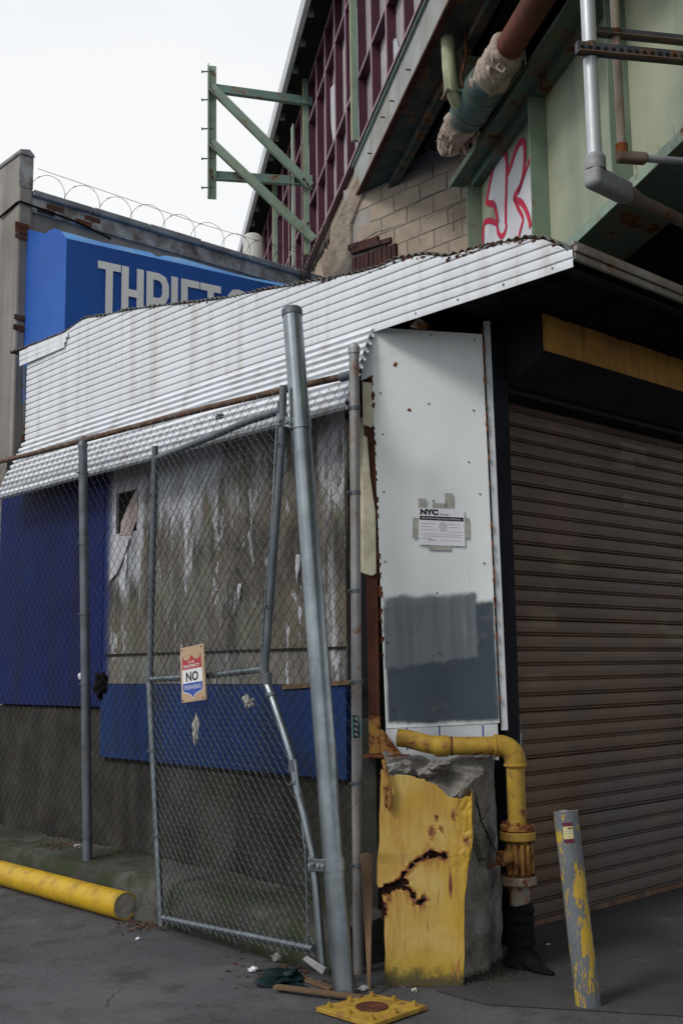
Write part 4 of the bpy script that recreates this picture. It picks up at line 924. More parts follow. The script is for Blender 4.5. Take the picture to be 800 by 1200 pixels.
# hinge straps to the post
for (gp_, yp) in (((331, 492), 497), ((367, 1012), 1013)):
    c = gg(*gp_); pp = on_post(yp); d = (pp-c); d.z = 0; mb = MB()
    mb.tube([c-UP*.035, c+UP*.035], .030, 14); mb.build('hinge', M['galv_dark'], gate, smooth=True)
    mb = MB(); mb.tube([pp-ax_*.032, pp+ax_*.032], .063, 24); mb.build('hinge_collar', M['galv'], gate, smooth=True)
    mb = MB(); mb.obox(c-UP*.03+gn*.03, (pp-c)+gn*.03+V((0, 0, 0)), UP*.06, gn*.008); hb = mb.build('hinge_strap', M['galv'], gate, bevel=.002)
    for t in (.35, .75, .95):
        q = c+(pp-c)*t+gn*(.062); mb = MB(); mb.disc(q, gn, .011, .022, 6); mb.build('bolt', M['cast'], hb)
gpoly = [(q.dot(gd), q.z) for q in LS1+LS2]; 
lz = sorted([(q.z, (q-G2).dot(gd)) for q in LS1+LS2]); rz = sorted([(q.z, (q-G2).dot(gd)) for q in RS1+RS2]); tz = sorted([((q-G2).dot(gd), q.z) for q in TOP]); bz = sorted([((q-G2).dot(gd), q.z) for q in BOT])
gk = lambda s, z: interp(z, rz)+.004 < s < interp(z, lz)-.002 and interp(s, bz)-.05 < z < interp(s, tz)
gm_ = chain(lambda s, z: G2+gd*s+gn*.026+UP*z, -.2, 2.0, -.01, 3.4, gk, gn, a=.0335, b=.033, r=.0019, warp=.016, seed=5)
o = gm_.build('mesh', M['wire'], gate); o['kind'] = 'stuff'; o['label'] = 'bright small-diamond chain-link mesh'
# crumpled strip of metal at the foot of the gate
mb = MB(); p = [gg(x, y, .03) for x, y in [(356, 1124), (360, 1120), (383, 1134), (379, 1142)]]; mb.prism(p, gn*.01); tag(mb.build('metal_scrap', M['cast'], bevel=.002), 'bent strip of grey metal hanging at the foot of the gate', 'metal scrap')

# trespass notice on the gate -----------------------------------------
def sq(x, y, off): return gg(x, y, off)
sg = thing('warning_sign', sq(226, 823, .05), 'small red, white and blue shield sign reading NO TRESPASSING wired to the gate', 'sign')
c = [sq(213, 760, .05), sq(240, 754, .05), sq(243, 820, .05), sq(215, 824, .05)]      # TL TR BR BL
mb = MB(); mb.prism(c, gn*.012); mb.build('board', M['plywood'], sg, bevel=.002)
def sp(u, v, off=.0635):   # u right, v down in 0..1 on the board
    t = lerp(lerp(c[0], c[1], u), lerp(c[3], c[2], u), v); return t+gn*(off-.05)
def sface(name, pts, mat, off): mb = MB(); mb.add([sp(u, v, off) for u, v in pts], [tuple(range(len(pts)))[::-1]]); return mb.build(name, mat, sg)
outl = [(.10, .13), (.16, .20), (.24, .235), (.33, .235), (.42, .20), (.50, .14), (.58, .20), (.67, .235), (.76, .235), (.84, .20), (.90, .13), (.92, .5), (.92, .78), (.84, .83), (.66, .86), (.56, .90), (.50, .95), (.44, .90), (.34, .86), (.16, .83), (.08, .78), (.08, .5)]
sface('shield', outl, M['white_print'], .0630)
red = [(.105, .135), (.16, .205), (.24, .24), (.33, .24), (.42, .205), (.50, .145), (.58, .205), (.67, .24), (.76, .24), (.84, .205), (.895, .135), (.91, .41), (.09, .41)]
sface('red_field', [(u, v) for u, v in red], M['red_print'], .0636)
blu = [(.09, .66), (.91, .66), (.91, .775), (.84, .815), (.66, .845), (.56, .88), (.50, .93), (.44, .88), (.34, .845), (.16, .815), (.09, .775)]
sface('blue_field', blu, M['blue_print'], .0636)
ux_, uy_ = (c[1]-c[0]), (c[0]-c[3])
put_text('lettering', 'U.S.', sp(.36, .305, .0642), ux_.normalized(), uy_.normalized(), ux_.length*.28, uy_.length*.045, M['white_print'], sg, .01)
put_text('lettering', 'PROPERTY', sp(.16, .385, .0642), ux_.normalized(), uy_.normalized(), ux_.length*.68, uy_.length*.055, M['white_print'], sg, .01)
put_text('lettering', 'NO', sp(.24, .63, .0642), ux_.normalized(), uy_.normalized(), ux_.length*.52, uy_.length*.17, M['ink'], sg, .03)
put_text('lettering', 'TRESPASSING', sp(.14, .775, .0642), ux_.normalized(), uy_.normalized(), ux_.length*.72, uy_.length*.075, M['white_print'], sg, .0)
for u, v in ((.08, .04), (.92, .04), (.08, .96), (.92, .96)): mb = MB(); mb.disc(sp(u, v, .064), gn, .005, .006, 8); mb.build('screw', M['galv_dark'], sg)

# city notice taped to the corner panel --------------------------------
NB = PM @ V((0, 0, 0))
def pq(x, y, off=.0): q = PI_ @ hc(x, y, .075); return V((q.x, -.012-off, q.z))
no = thing('paper_notice', PM @ pq(516, 641), 'white city building notice taped to the off-white corner panel', 'notice')
cn = [pq(490.5, 595), pq(543.5, 597.5), pq(544.5, 640.5), pq(490, 638.5)]
def np_(u, v, off=0.0): q = lerp(lerp(cn[0], cn[1], u), lerp(cn[3], cn[2], u), v); return PM @ V((q.x, q.y-off, q.z))
def nf(name, u0, v0, u1, v1, mat, off, par=None): mb = MB(); mb.add([np_(u0, v0, off), np_(u0, v1, off), np_(u1, v1, off), np_(u1, v0, off)], [(0, 1, 2, 3)]); return mb.build(name, mat, par or no)
nf('sheet', 0, 0, 1, 1, M['paper'], 0)
for (a, b, c_, d) in ((-.01, -.25, .16, .02), (.58, -.43, .76, .03), (.30, -.14, .62, .02), (-.13, .28, -.005, .82), (1.003, .22, 1.10, .78), (.22, 1.0, .70, 1.13)): nf('tape', a, b, c_, d, M['tape'], -.0015)
un, vn = (np_(1, 0)-np_(0, 0)), (np_(0, 0)-np_(0, 1))
def nt_(body, u, v, w_, h_, mat, b=0.0): put_text('print', body, np_(u, v, .0012), un.normalized(), vn.normalized(), un.length*w_, vn.length*h_, mat, no, b)
nt_('NYC', .03, .19, .40, .16, M['ink'], .075); nt_('Buildings', .46, .19, .20, .05, M['ink'], .01)
nf('print_bar', .02, .22, .98, .33, M['ink'], .0008); put_text('print', 'Work Permit Department of Buildings', np_(.06, .305, .0016), un.normalized(), vn.normalized(), un.length*.86, vn.length*.055, M['white_print'], no)
for k, (u0, u1, v) in enumerate([(.05, .35, .42), (.62, .92, .42), (.05, .30, .50), (.66, .90, .50), (.05, .40, .58), (.60, .95, .62), (.04, .96, .70), (.10, .88, .755), (.04, .30, .82), (.5, .92, .86)]): nf('print_line', u0, v, u1, v+.012, M['ink_grey'], .0008)
mb = MB(); ce = (.53, .50); ring_ = [(ce[0]+.11*math.cos(t)*.85, ce[1]+.14*math.sin(t)) for t in [i*2*math.pi/20 for i in range(20)]]; mb.add([np_(u, v, .0009) for u, v in ring_], [tuple(range(20))[::-1]]); M['seal'] = plain('pale_seal', (.50, .51, .54), .6); mb.build('seal', M['seal'], no)
nt_('Jm Lk', .22, .90, .16, .07, M['ink'], 0)

# ================================================================== BASE PLATE, WOOD, LITTER
bpl = [gz(*p, .028) for p in [(370, 1180), (436, 1164), (500, 1178), (436, 1200)]]
plate = thing('base_plate', sum(bpl, V())/4-UP*.028, 'yellow steel base plate with rusty stump ring and anchor bolts on the ground', 'base plate')
mb = MB(); mb.prism([p-UP*.022 for p in bpl], UP*.022); mb.build('plate', M['yellow_gas'], plate, bevel=.003)
pcn = sum(bpl, V())/4; mb = MB(); mb.tube([pcn+UP*.0, pcn+UP*.004], .078, 24); mb.build('stump_ring', M['rust'], plate)
for (a, b) in [(.12, .12), (.5, .1), (.88, .12), (.9, .5), (.88, .88), (.5, .9), (.12, .88), (.1, .5)]:
    q = lerp(lerp(bpl[0], bpl[1], a), lerp(bpl[3], bpl[2], a), b); mb = MB(); mb.tube([q, q+UP*.012], .015, 6); mb.tube([q+UP*.012, q+UP*.022], .008, 8); mb.build('bolt', M['yellow_gas'], plate)
mb = MB(); b0 = hd(432, 1160, 5.72); tA, tB = hd(422, 1002, 6.05), hd(437, 1002, 6.05); mb.prism([b0+V((-.006, 0, 0)), b0+V((.006, -.006, 0)), tB, lerp(tA, tB, .6)+UP*.01, tA], FH*.03)
tag(mb.build('wooden_stake', M['wood'], bevel=.002), 'pointed brown wooden stake standing between leaning post and yellow pier', 'stake')
def board(name, p0, p1, wd, th, mat, label, cat, z=.012, tilt=0):
    a, b = gz(*p0, z), gz(*p1, z+tilt); d = (b-a).normalized(); s = d.cross(UP).normalized(); mb = MB(); mb.obox(a-s*wd/2, b-a, s*wd, UP*th); return tag(mb.build(name, mat, bevel=.002), label, cat)
board('wood_scrap', (322, 1158), (424, 1171), .045, .016, M['wood'], 'long splintered board lying in front of the leaning post', 'wood scrap', .018)
board('wood_scrap', (352, 1147), (390, 1160), .05, .012, M['wood'], 'short brown board scrap under the longer splintered board', 'wood scrap', .004)
board('slate_shard', (316, 1146), (336, 1160), .06, .008, M['plastic_teal'], 'flat dark teal shard lying by the gate foot', 'shard', .006)
board('slate_shard', (340, 1152), (358, 1161), .07, .008, M['plastic_teal'], 'small dark teal shard next to the short board scrap', 'shard', .005)
mb = MB(); q = gz(333, 1140, .05); mb.blob(q-UP*.02, .080, .5, 21, 4, (1.4, .9, .4)); tag(mb.build('plastic_sack', M['plastic_teal'], smooth=True), 'crumpled dark teal plastic sack on the ground under the gate corner', 'sack')
for k, (x, y, r_, mt, lb_) in enumerate([(296, 1136, .022, 'paper', 'crumpled pale pink-white tissue on the asphalt by the sack'), (325, 1122, .03, 'tape', 'crushed pale cup behind the gate bottom rail'), (425, 1158, .02, 'paper', 'white foam crumb at the foot of the wooden stake'), (162, 1100, .012, 'paper', 'tiny white paper fleck near the fallen yellow bollard'), (102, 1047, .014, 'paper', 'little white wrapper resting under the fallen yellow bollard'), (92, 992, .03, 'tape', 'pale crumpled wrapper on the kerb near the fence post'), (560, 886, .02, 'paper', 'white crumpled paper on top of the pier under the gas pipe'), (642, 1107, .012, 'paper', 'small white cigarette stub on pavement by the shutter'), (486, 1160, .014, 'tape', 'pale pebble at the foot of the yellow jacket')]):
    z = {5: .285, 6: 1.13}.get(k, r_*.6); q = gz(x, y, z) if k not in (6,) else hc(561, 886, .30)
    mb = MB(); mb.blob(q, r_, .5, k+31, 2, (1.2, 1, .6)); tag(mb.build('litter', M[mt]), lb_, 'litter')
def scatter(name, mat, area, n, r0, r1, z, label, flat=.35, cat='debris', sub=0):
    mb = MB()
    for i in range(n):
        x, y = area(); q = gz(x, y, z); r_ = random.uniform(r0, r1); t = random.uniform(0, 6.28); a = V((math.cos(t), math.sin(t), random.uniform(-.3, .3)))*r_; b = V((-math.sin(t), math.cos(t), random.uniform(-.3, .3)))*r_*random.uniform(.4, .9)
        h = UP*r_*flat; o_ = q+UP*r_*flat*.5
        mb.add([o_+a, o_+b, o_-a, o_-b, o_+h, o_-h], [(0, 1, 4), (1, 2, 4), (2, 3, 4), (3, 0, 4), (1, 0, 5), (2, 1, 5), (3, 2, 5), (0, 3, 5)])
    o = mb.build(name, mat); return tag(o, label, cat, kind='stuff')
gauss = lambda cx, cy, sx, sy: (lambda: (random.gauss(cx, sx), min(1190, random.gauss(cy, sy))))
scatter('dead_leaves', M['leaf'], gauss(168, 1082, 13, 5), 110, .008, .022, .006, 'dead brown leaves heaped at the end of the fallen bollard', .25, 'leaves')
scatter('dead_leaves', M['leaf'], gauss(75, 988, 16, 4), 150, .008, .02, .275, 'dead brown leaves on top of the kerb', .25, 'leaves')
scatter('dead_leaves', M['leaf'], gauss(335, 1138, 32, 11), 130, .008, .022, .004, 'dead brown leaves and scraps around the gate foot', .25, 'leaves')
scatter('grit', M['stone'], gauss(432, 1158, 26, 6), 220, .002, .008, .004, 'pale grit and broken glass around the pier foot', .7, 'grit')
scatter('grit', M['stone'], lambda: (random.uniform(0, 560), 1020+abs(random.gauss(0, 1))*70), 500, .002, .007, .002, 'sparse grit scattered over the asphalt', .7, 'grit')
scatter('grit', M['stone'], gauss(600, 1150, 70, 22), 110, .0015, .006, .018, 'grit scattered over the dark sidewalk', .7, 'grit')
# little weeds and moss at the slab edge
mb = MB()
for i in range(420):
    q = gz(random.gauss(575, 22), random.gauss(1140, 7), .016) if i < 260 else gz(random.gauss(560, 6), random.gauss(1120, 10), .016); t = random.uniform(0, 6.28); d = V((math.cos(t), math.sin(t), 0)); h = random.uniform(.008, .028)
    mb.add([q-d*.003, q+d*.003, q+UP*h+d.cross(UP)*h*.5], [(0, 1, 2)])
tag(mb.build('weeds', M['moss']), 'tiny green weeds along the foot of the pier', 'weeds', kind='stuff')

# ================================================================== STUCCO BUILDING (far left)
XF, YS = .10, 5.50
bld = thing('stucco_building', (2, 8, 0), 'grey stucco building with parapet and peeling coping behind the shed', 'building')
zc0, zc1 = hy(42, 228, YS).z, hy(340, 322, YS).z; ztp = hx(20, 184, XF).z
xp = hy(37, 200, YS).x
mb = MB(); mb.box(XF+.02, 7.5, YS, 13, 0, zc0-.10); mb.build('wall', M['stucco'], bld)
mb = MB(); mb.box(XF-.05, xp, YS-.05, 13, 0, ztp-.05); mb.build('corner_pier', M['stucco'], bld, bevel=.02, seg=2)
mb = MB(); mb.prism([(XF-.06, YS-.06, ztp-.049), (xp+.01, YS-.06, ztp-.049), (xp+.01, YS-.06, ztp-.02), ((XF+xp)/2, YS-.06, ztp+.03), (XF-.06, YS-.06, ztp-.0)], V((0, 7, 0))); mb.build('pier_cap', M['coping'], bld, bevel=.01)
mb = MB(); p0, p1 = hy(22, 186, YS-.052), hy(37, 222, YS-.052); mb.box(p0.x+.01, xp-.005, YS-.056, YS-.0505, p1.z, ztp-.06); mb.build('whitewash_patch', M['stucco_white'], bld)
n_ = 8
for i in range(n_):
    a, b = lerp(xp+.002, 5.6, i/n_), lerp(xp+.002, 5.6, (i+1)/n_)-.006; mb = MB(); mb.box(a, b, YS-.07, YS+.25, zc0-.045+.004*(i % 2), zc0+.02+.006*(i % 3)); mb.build('coping', M['coping'], bld, bevel=.01)
mb = MB(); mb.box(xp+.002, 5.6, YS-.03, YS-.002, zc0-.20, zc0-.048); mb.build('flaking_band', M['stucco_white'], bld)
br = None
for i in range(3):
    for j in range(2):
        if i == 1: continue
        a = xp+.06+i*.21+j*.1; z = zc0-.19+j*.066; mb = MB()
        if br is None: mb.box(0, .19, YS-.045, YS-.031, 0, .055); o = mb.build('brick', M['brick'], bld, bevel=.004); br = o.data
        else: o = link('brick', br, M['brick'], bld, .004)
        o.location = V((a, 0, z))+V((0, random.uniform(.004, .012), 0))
for k, (x, y) in enumerate([(28, 268), (28, 274), (28, 281), (27, 376), (26, 388)]):
    q = hy(x, y, YS-.06); o = link('brick', br, M['brick'], bld, .004); o.location = V((q.x-.09, -.02, q.z)); o.scale.x = .8
mb = MB(); pts = [hx(0, 255, XF-.07), hx(21, 237, XF-.06), hy(24, 236, YS-.07), hy(90, 260, YS-.05), hy(130, 280, YS-.05)]; mb.tube(pts, .012, 6); mb.build('cable', M['rubber'], bld)
mb = MB(); mb.tube([hy(30, 430, YS-.1), hy(30, 520, YS-.1)], .02, 8); mb.build('downpipe', M['galv_dark'], bld)
for k in range(14):
    mb = MB(); q = hx(random.uniform(26, 39), random.uniform(498, 522), .05+random.uniform(0, .3)); mb.blob(q, random.uniform(.02, .05), .4, k+50, 1); mb.build('brick_rubble', M['brick'], bld)
for k in range(9):
    mb = MB(); q = hy(random.uniform(28, 34), random.uniform(425, 500), YS-.05); mb.blob(q, random.uniform(.02, .04), .4, k+70, 1); mb.build('brick_rubble', M['brick'], bld)
# white vent on its roof
q = hy(296, 300, 7.4); mb = MB(); r_ = .135; z0 = zc0-.1
mb.tube([(q.x, 7.4, z0), (q.x, 7.4, hy(296, 279, 7.4).z), (q.x, 7.4, hy(296, 276, 7.4).z)], [r_, r_, r_*.8], 20); vn_ = tag(mb.build('roof_vent', M['tank'], smooth=True), 'round white metal vent on the roof behind the razor wire', 'vent')
# razor wire along the coping
def razor(name, fpts, loops, rad, label, wr=.004, barb=.016):
    rz_ = thing(name, fpts(0), label, 'razor wire'); N2 = loops*26; pts = []
    for i in range(N2+1):
        t = i/N2; c_ = fpts(t); d = (fpts(min(1, t+.01))-fpts(max(0, t-.01))).normalized(); s = d.cross(UP).normalized(); a = 2*math.pi*loops*t
        rr = rad*(1+(.18 if loops < 12 else .4)*mnoise.noise(V((t*loops*.7, 3, 1)))); pts.append(c_+UP*(rr*math.sin(a))+(s*.45+d*.8)*(rr*math.cos(a)))
    mb = MB(); mb.tube(pts, wr, 5); mb.build('coil', M['wire_rust'], rz_)
    mb = MB()
    for i in range(0, N2, 2):
        p = pts[i]; d = (pts[i+1]-p).normalized(); s = d.orthogonal().normalized()*barb; mb.add([p+s, p+d*.02, p-s, p-d*.02], [(0, 1, 2, 3)])
    o = mb.build('barbs', M['wire_rust'], rz_); o['kind'] = 'stuff'
    return rz_
ca0, ca1 = V((xp+.12, YS+.1, zc0+.0)), V((4.3, YS+.1, zc0+.06))
rz1 = razor('razor_wire', lambda t: lerp(ca0, ca1, t), 10, .29, 'loose razor wire coil strung along the coping against the sky', .0028, .012)
mb = MB(); mb.tube([ca0+UP*.33, lerp(ca0, ca1, .5)+UP*.26, ca1+UP*.27], .003, 5); mb.build('line_wire', M['wire_rust'], rz1)

# ================================================================== THRIFT AWNING
sx0 = hy(30, 300, YS-.03).x; yfr = hx(78, 300, sx0).y; zb_ = hy(30, 266, YS-.03).z; zf_ = hx(79, 279, sx0).z
rot = R(-7.0); fdir = V((math.cos(rot), math.sin(rot), 0)); FO = V((sx0, yfr, 0)); fnr = V((fdir.y, -fdir.x, 0))
LEN = 4.3; zlo = 4.15
aw = thing('shop_awning', (sx0+1.5, YS-.4, zlo), 'blue fabric shop awning with white THRIFT lettering above the shed', 'awning')
def fpn(x, y, off=0): return hit(x, y, FO+fnr*off, fnr)
NXA = 40; mb = MB()
for i in range(NXA+1):
    s = LEN*i/NXA
    for j in range(6):
        b = .012*mnoise.noise(V((s*2, j*.6, 1))); p = FO+fdir*s+fnr*b; mb.v.append(V((p.x, p.y, lerp(zlo, zf_, j/5))))
for i in range(NXA):
    for j in range(5): a = i*6+j; mb.f.append((a, a+6, a+7, a+1))
mb.build('valance', M['sign_blue'], aw, smooth=True)
mb = MB()
for i in range(NXA*2+1):
    s = LEN*i/(NXA*2); f = FO+fdir*s; sag = .05*abs(math.sin(s*2.0+.5))+(.05 if 1.02 < s < 1.12 else 0)
    for j in range(6):
        t = j/5; y = lerp(f.y, YS-.03, t); z = lerp(zf_, zb_-.02, t)-sag*math.sin(math.pi*t)*.9+.085*math.sin(math.pi*min(1, t*2.0))*(.9+.3*mnoise.noise(V((s*1.8, 2, 2)))); mb.v.append(V((f.x, y, z)))
for i in range(NXA*2):
    for j in range(5): a = i*6+j; mb.f.append((a, a+6, a+7, a+1))
mb.build('top_cover', M['sign_top'], aw, smooth=True)
mb = MB(); n = 8
for i in range(n+1):
    y = lerp(FO.y, YS-.03, i/n); zt = lerp(zf_, zb_-.02, i/n)+.075*math.sin(math.pi*min(1, i/n*2.0))
    for j in range(7): mb.v.append(V((sx0+.02*math.sin(math.pi*i/n)*mnoise.noise(V((i*.4, j*.5, 1)))-.0, y, lerp(zlo, zt, j/6))))
for i in range(n):
    for j in range(6): a = i*7+j; mb.f.append((a, a+1, a+8, a+7))
mb.build('side_panel', M['sign_blue'], aw, smooth=True)
# letters
ctop = fpn(116, 306).z; H_ = .53
def s_of(px_): return (fpn(px_, 320)-FO).dot(fdir)
def letter(strokes, p0, p1, wd):
    a, b = s_of(p0), s_of(p1); mb = MB()
    for si, st_ in enumerate(strokes):
        pts = [(a+(b-a)*u, ctop-H_*(1-v)) for u, v in st_]
        vs, fs = ribbon2d(pts, wd); base = len(mb.v)
        mb.add([FO+fdir*x+fnr*(.016+.0012*si)+UP*z for x, z in vs], fs)
    mb.build('letter', M['sign_white'], aw)
wd = .073; e = .068
def rr_(x0, x1, z0, z1, r_=.18): return [(x0, z1), (x1-r_*1.8, z1), (x1-r_*.6, z1-r_*.20), (x1, z1-r_*.8), (x1, z0+r_*.8), (x1-r_*.6, z0+r_*.20), (x1-r_*1.8, z0), (x0, z0)]
letter([[(0, 1-e), (1, 1-e)], [(.5, 1-2*e), (.5, 0)]], 114, 141, wd)
letter([[(.16, 1), (.16, 0)], [(.84, 1), (.84, 0)], [(.16, .52), (.84, .52)]], 142, 168, wd)
letter([[(.16, 1), (.16, 0)], rr_(.16, .86, .46, 1-e), [(.55, .46), (.86, 0)]], 171, 197, wd)
letter([[(.5, 1), (.5, 0)]], 199, 209, wd)
letter([[(.2, 1), (.2, 0)], [(.2, 1-e), (1, 1-e)], [(.2, .52), (.9, .52)]], 211, 233, wd)
letter([[(0, 1-e), (1, 1-e)], [(.5, 1-2*e), (.5, 0)]], 234, 258, wd)
letter([[(.9, .74), (.9, .86), (.72, .93), (.5, .95), (.28, .93), (.12, .84), (.12, .70), (.3, .60), (.7, .46), (.88, .34), (.88, .16), (.7, .07), (.5, .05), (.28, .07), (.1, .18), (.1, .3)]], 267, 291, wd)
letter([[(.16, 1), (.16, 0)], [(.84, 1), (.84, 0)], [(.16, .52), (.84, .52)]], 296, 318, wd)

# ================================================================== VIADUCT: ABUTMENT
AX = 3.99
ab = thing('abutment_wall', (AX+.5, 4.2, 0), 'tan concrete block abutment wall with dark brick patch under the viaduct', 'wall')
mb = MB(); mb.box(AX+.003, AX+1.2, .8, 5.02, 0, 7.29); mb.build('core', M['mortar'], ab)
bw = None; course = .2
for j in range(14):
    z = 4.55+j*course
    for i in range(8):
        y = 1.95+i*.405+(.2 if j % 2 else 0)
        if y+.39 > 4.9 or z+.19 > 7.34: continue
        q = V((AX, y+.2, z+.1))
        if 4.42 < y+.2 < 5.1 and z+.1 < 6.62: continue
        if bw is None: mb = MB(); mb.box(-.006, .02, 0, .393, 0, .193); o = mb.build('block', M['blockwall'], ab, bevel=.003); bw = o.data
        else: o = link('block', bw, M['blockwall'], ab, .003)
        o.location = V((AX+random.uniform(-.004, .001), y, z)); o.rotation_euler.x = random.uniform(-.006, .006)
# smeared mortar on some joints
for k, pts in enumerate([[(470, 262), (440, 272), (418, 285)], [(560-40, 222), (495, 232), (470, 246), (440, 258)], [(488, 268), (492, 285)], [(530, 250), (531, 270)], [(545, 235), (520, 246), (500, 256)]]):
    mb = MB(); P = [hx(x, y, AX-.008) for x, y in pts]; P2 = [];
    for a, b in zip(P, P[1:]): P2 += [lerp(a, b, i/6)+V((0, .01*mnoise.noise(V((i, k, 0))), .012*mnoise.noise(V((i*1.3, k, 5))))) for i in range(6)]
    P2.append(P[-1]); mb.tube(P2, [.006+.012*abs(mnoise.noise(V((i*.9, k, 2)))) for i in range(len(P2))], 6); mb.build('mortar_smear', M['mortar'], ab, smooth=True)
# dark brick patch: soldier course with stretchers over it
sb = None
pA, pB = hx(411, 300, AX-.05), hx(463, 300, AX-.05); pz0 = hx(420, 318, AX-.05).z-.15
nS = 10
for i in range(nS):
    y = lerp(pB.y, pA.y, i/nS)
    hgt = .30
    if sb is None: mb = MB(); mb.box(-.045, .03, 0, (pA.y-pB.y)/nS-.010, 0, .34); o = mb.build('brick', M['brick_dark'], ab, bevel=.005); sb = o.data
    else: o = link('brick', sb, M['brick_dark'], ab, .005)
    o.location = V((AX+random.uniform(-.012, .006), y, pz0+random.uniform(-.008, .008)+(.0 if i > 1 else -.02)))
sb2 = None
for j in range(2):
    for i in range(4-j):
        y = lerp(pB.y, pA.y, .12+.28*j+i*.215)
        if sb2 is None: mb = MB(); mb.box(-.045, .03, 0, .185, 0, .062); o = mb.build('brick', M['brick_dark'], ab, bevel=.005); sb2 = o.data
        else: o = link('brick', sb2, M['brick_dark'], ab, .005)
        o.location = V((AX+random.uniform(-.012, .006), y, pz0+.355+j*.075+i*.012)); o.rotation_euler.x = .06
# rough render left of the bricks and the raked cheek below the windows
mb = MB(); p = [hx(*q_, AX-.03) for q_ in [(380, 330), (411, 330), (411, 262), (420, 240), (433, 214), (425, 192), (418, 205), (400, 243), (384, 276), (372, 300)]]; mb.prism(p, V((.2, 0, 0))); mb.build('render_coat', M['tan_render'], ab, bevel=.02)
# cascade of razor wire at the junction
c0_, c1_ = hx(352, 330, AX-.35), hx(386, 268, AX-.35)
razor('razor_wire', lambda t: lerp(c0_, c1_, t), 16, .13, 'dense dark bundle of razor wire where roof meets the abutment', .006, .012)

# ================================================================== STATION
st = thing('elevated_station', EP(14, 3, 0), 'elevated station wall of deep purple window frames with roof overhang above the viaduct', 'station')
Z_S, Z_1, Z_2, Z_3 = 7.62, 8.44, 9.74, 10.40
WN = 2.62; e425 = e_of(he(425, 100, 2.58)); e365 = e_of(he(366, 150, 2.58)); BAY = (e365-e425); PW_ = BAY/5
E0, E1 = e425-4*BAY, e425+5*BAY
fin = None; fin2 = None
# fins
def sfin(e, wide):
    mb = MB(); mb.ebox(e-wide/2, e+wide/2, WN-.09, WN+.02, Z_S, Z_3); return mb
first = {}
def copy_e(key, builder, name, mat, e, base_e):
    if key not in first: o = builder().build(name, mat, st); first[key] = (o.data, base_e); return o
    me_, be = first[key]; o = link(name, me_, mat, st); o.location = EE*(e-be); return o
ncell = int(round((E1-E0)/PW_))
for i in range(ncell+1):
    e = E0+i*PW_
    f = copy_e('fin', lambda e=e: sfin(e, .035), 'mullion', M['purple'], e, e)
    if i % 5 == 0:
        copy_e('col', lambda e=e: MB().ebox(e-.03, e+.03, WN-.17, WN-.105, Z_S+.03, Z_3+.03), 'column', M['bracket'], e, e)
        copy_e('colw', lambda e=e: MB().ebox(e-.022, e+.022, WN-.185, WN-.1715, Z_S+.03, Z_3+.03), 'column_flange', M['pale_pipe'], e, e)
    else:
        copy_e('finedge', lambda e=e: MB().ebox(e-.018, e+.018, WN-.102, WN-.0915, Z_S, Z_3), 'mullion_edge', M['purple_lit_edge'], e, e)
for i in range(ncell):
    e = E0+i*PW_
    for j, (z0, z1) in enumerate(((Z_S, Z_1), (Z_1, Z_2), (Z_2, Z_3))):
        o = copy_e(('pane', j), lambda e=e, z0=z0, z1=z1: MB().ebox(e+.02, e+PW_-.02, WN+.005, WN+.012, z0+.02, z1-.02), 'pane', M['glass_paint'], e, e)
    for j, z in enumerate((Z_S+.02, Z_1, Z_2, Z_3-.03)):
        copy_e(('tr', j), lambda e=e, z=z: MB().ebox(e+.019, e+PW_-.019, WN-.084, WN+.004, z-.018, z+.018), 'transom', M['purple'], e, e)
        copy_e(('tre', j), lambda e=e, z=z: MB().ebox(e+.019, e+PW_-.019, WN-.098, WN-.0855, z-.016, z+.016), 'transom_edge', M['purple_lit_edge'], e, e)
# torn white sheet in one bay
q = he(390, 150, WN-.02); mb = MB(); pp_ = [he(*p, WN-.03) for p in [(386, 105), (391, 98), (397, 120), (396, 150), (392, 180), (388, 150)]]; mb.prism(pp_, NN*.02); mb.build('torn_sheet', M['peel'], st)
mb = MB(); pp_ = [he(*p, WN-.03) for p in [(457, 55), (462, 45), (468, 65), (463, 95), (458, 85)]]; mb.prism(pp_, NN*.02); mb.build('torn_sheet', M['peel'], st)
# roof with overhang, back wall
mb = MB(); mb.ebox(E0, E1, 2.16, 2.23, Z_3-.04, Z_3+.20); mb.build('roof_edge', M['conduit'], st)
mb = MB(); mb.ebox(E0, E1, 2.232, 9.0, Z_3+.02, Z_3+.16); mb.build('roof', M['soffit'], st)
for i in range(ncell+1):
    e = E0+(i+.5)*PW_; copy_e('raf', lambda e=e: MB().ebox(e-.03, e+.03, 2.24, WN-.31, Z_3-.09, Z_3+.018), 'rafter', M['green_rust'], e, e)
mb = MB(); mb.ebox(E0, E1, 5.2, 5.3, 7.6, Z_3); mb.build('back_wall', M['soffit'], st)
# sill beam with rusted bottom flange
mb = MB(); mb.ebox(E0, e425+.55, 2.575, 2.605, 7.165, 7.60); sb_ = mb.build('sill_beam', M['fascia_grey'], st)
mb = MB(); mb.ebox(E0, e425+.55, 2.545, 2.574, 7.59, 7.632); mb.build('sill_strip', M['bracket'], sb_)
mb = MB(); mb.ebox(E0, e425+.55, 2.55, 2.62, 7.135, 7.163); mb.build('bottom_flange', M['rust_red'], sb_)
mb = MB(); mb.ebox(E0, e425+.52, 2.622, 2.93, 7.145, 7.16); mb.build('flange_underside', M['green_dark'], sb_)
mb = MB(); mb.ebox(E0, e425+.3, 2.84, 2.93, 7.05, 7.143); mb.build('rear_angle', M['green_dark'], sb_)
for i in range(4):
    e = e425-2.2+i*.55+.13*(i%2); mb = MB(); mb.ebox(e, e+.012, 2.53, 2.5745, 7.30+.04*(i % 3), 7.312+.04*(i % 3)); mb.build('clip', M['rust'], sb_)
mb = MB(); mb.ebox(e425+.56, E1, 2.60, 2.9, 0, 7.60); mb.build('retaining_wall', M['blockwall'], st)
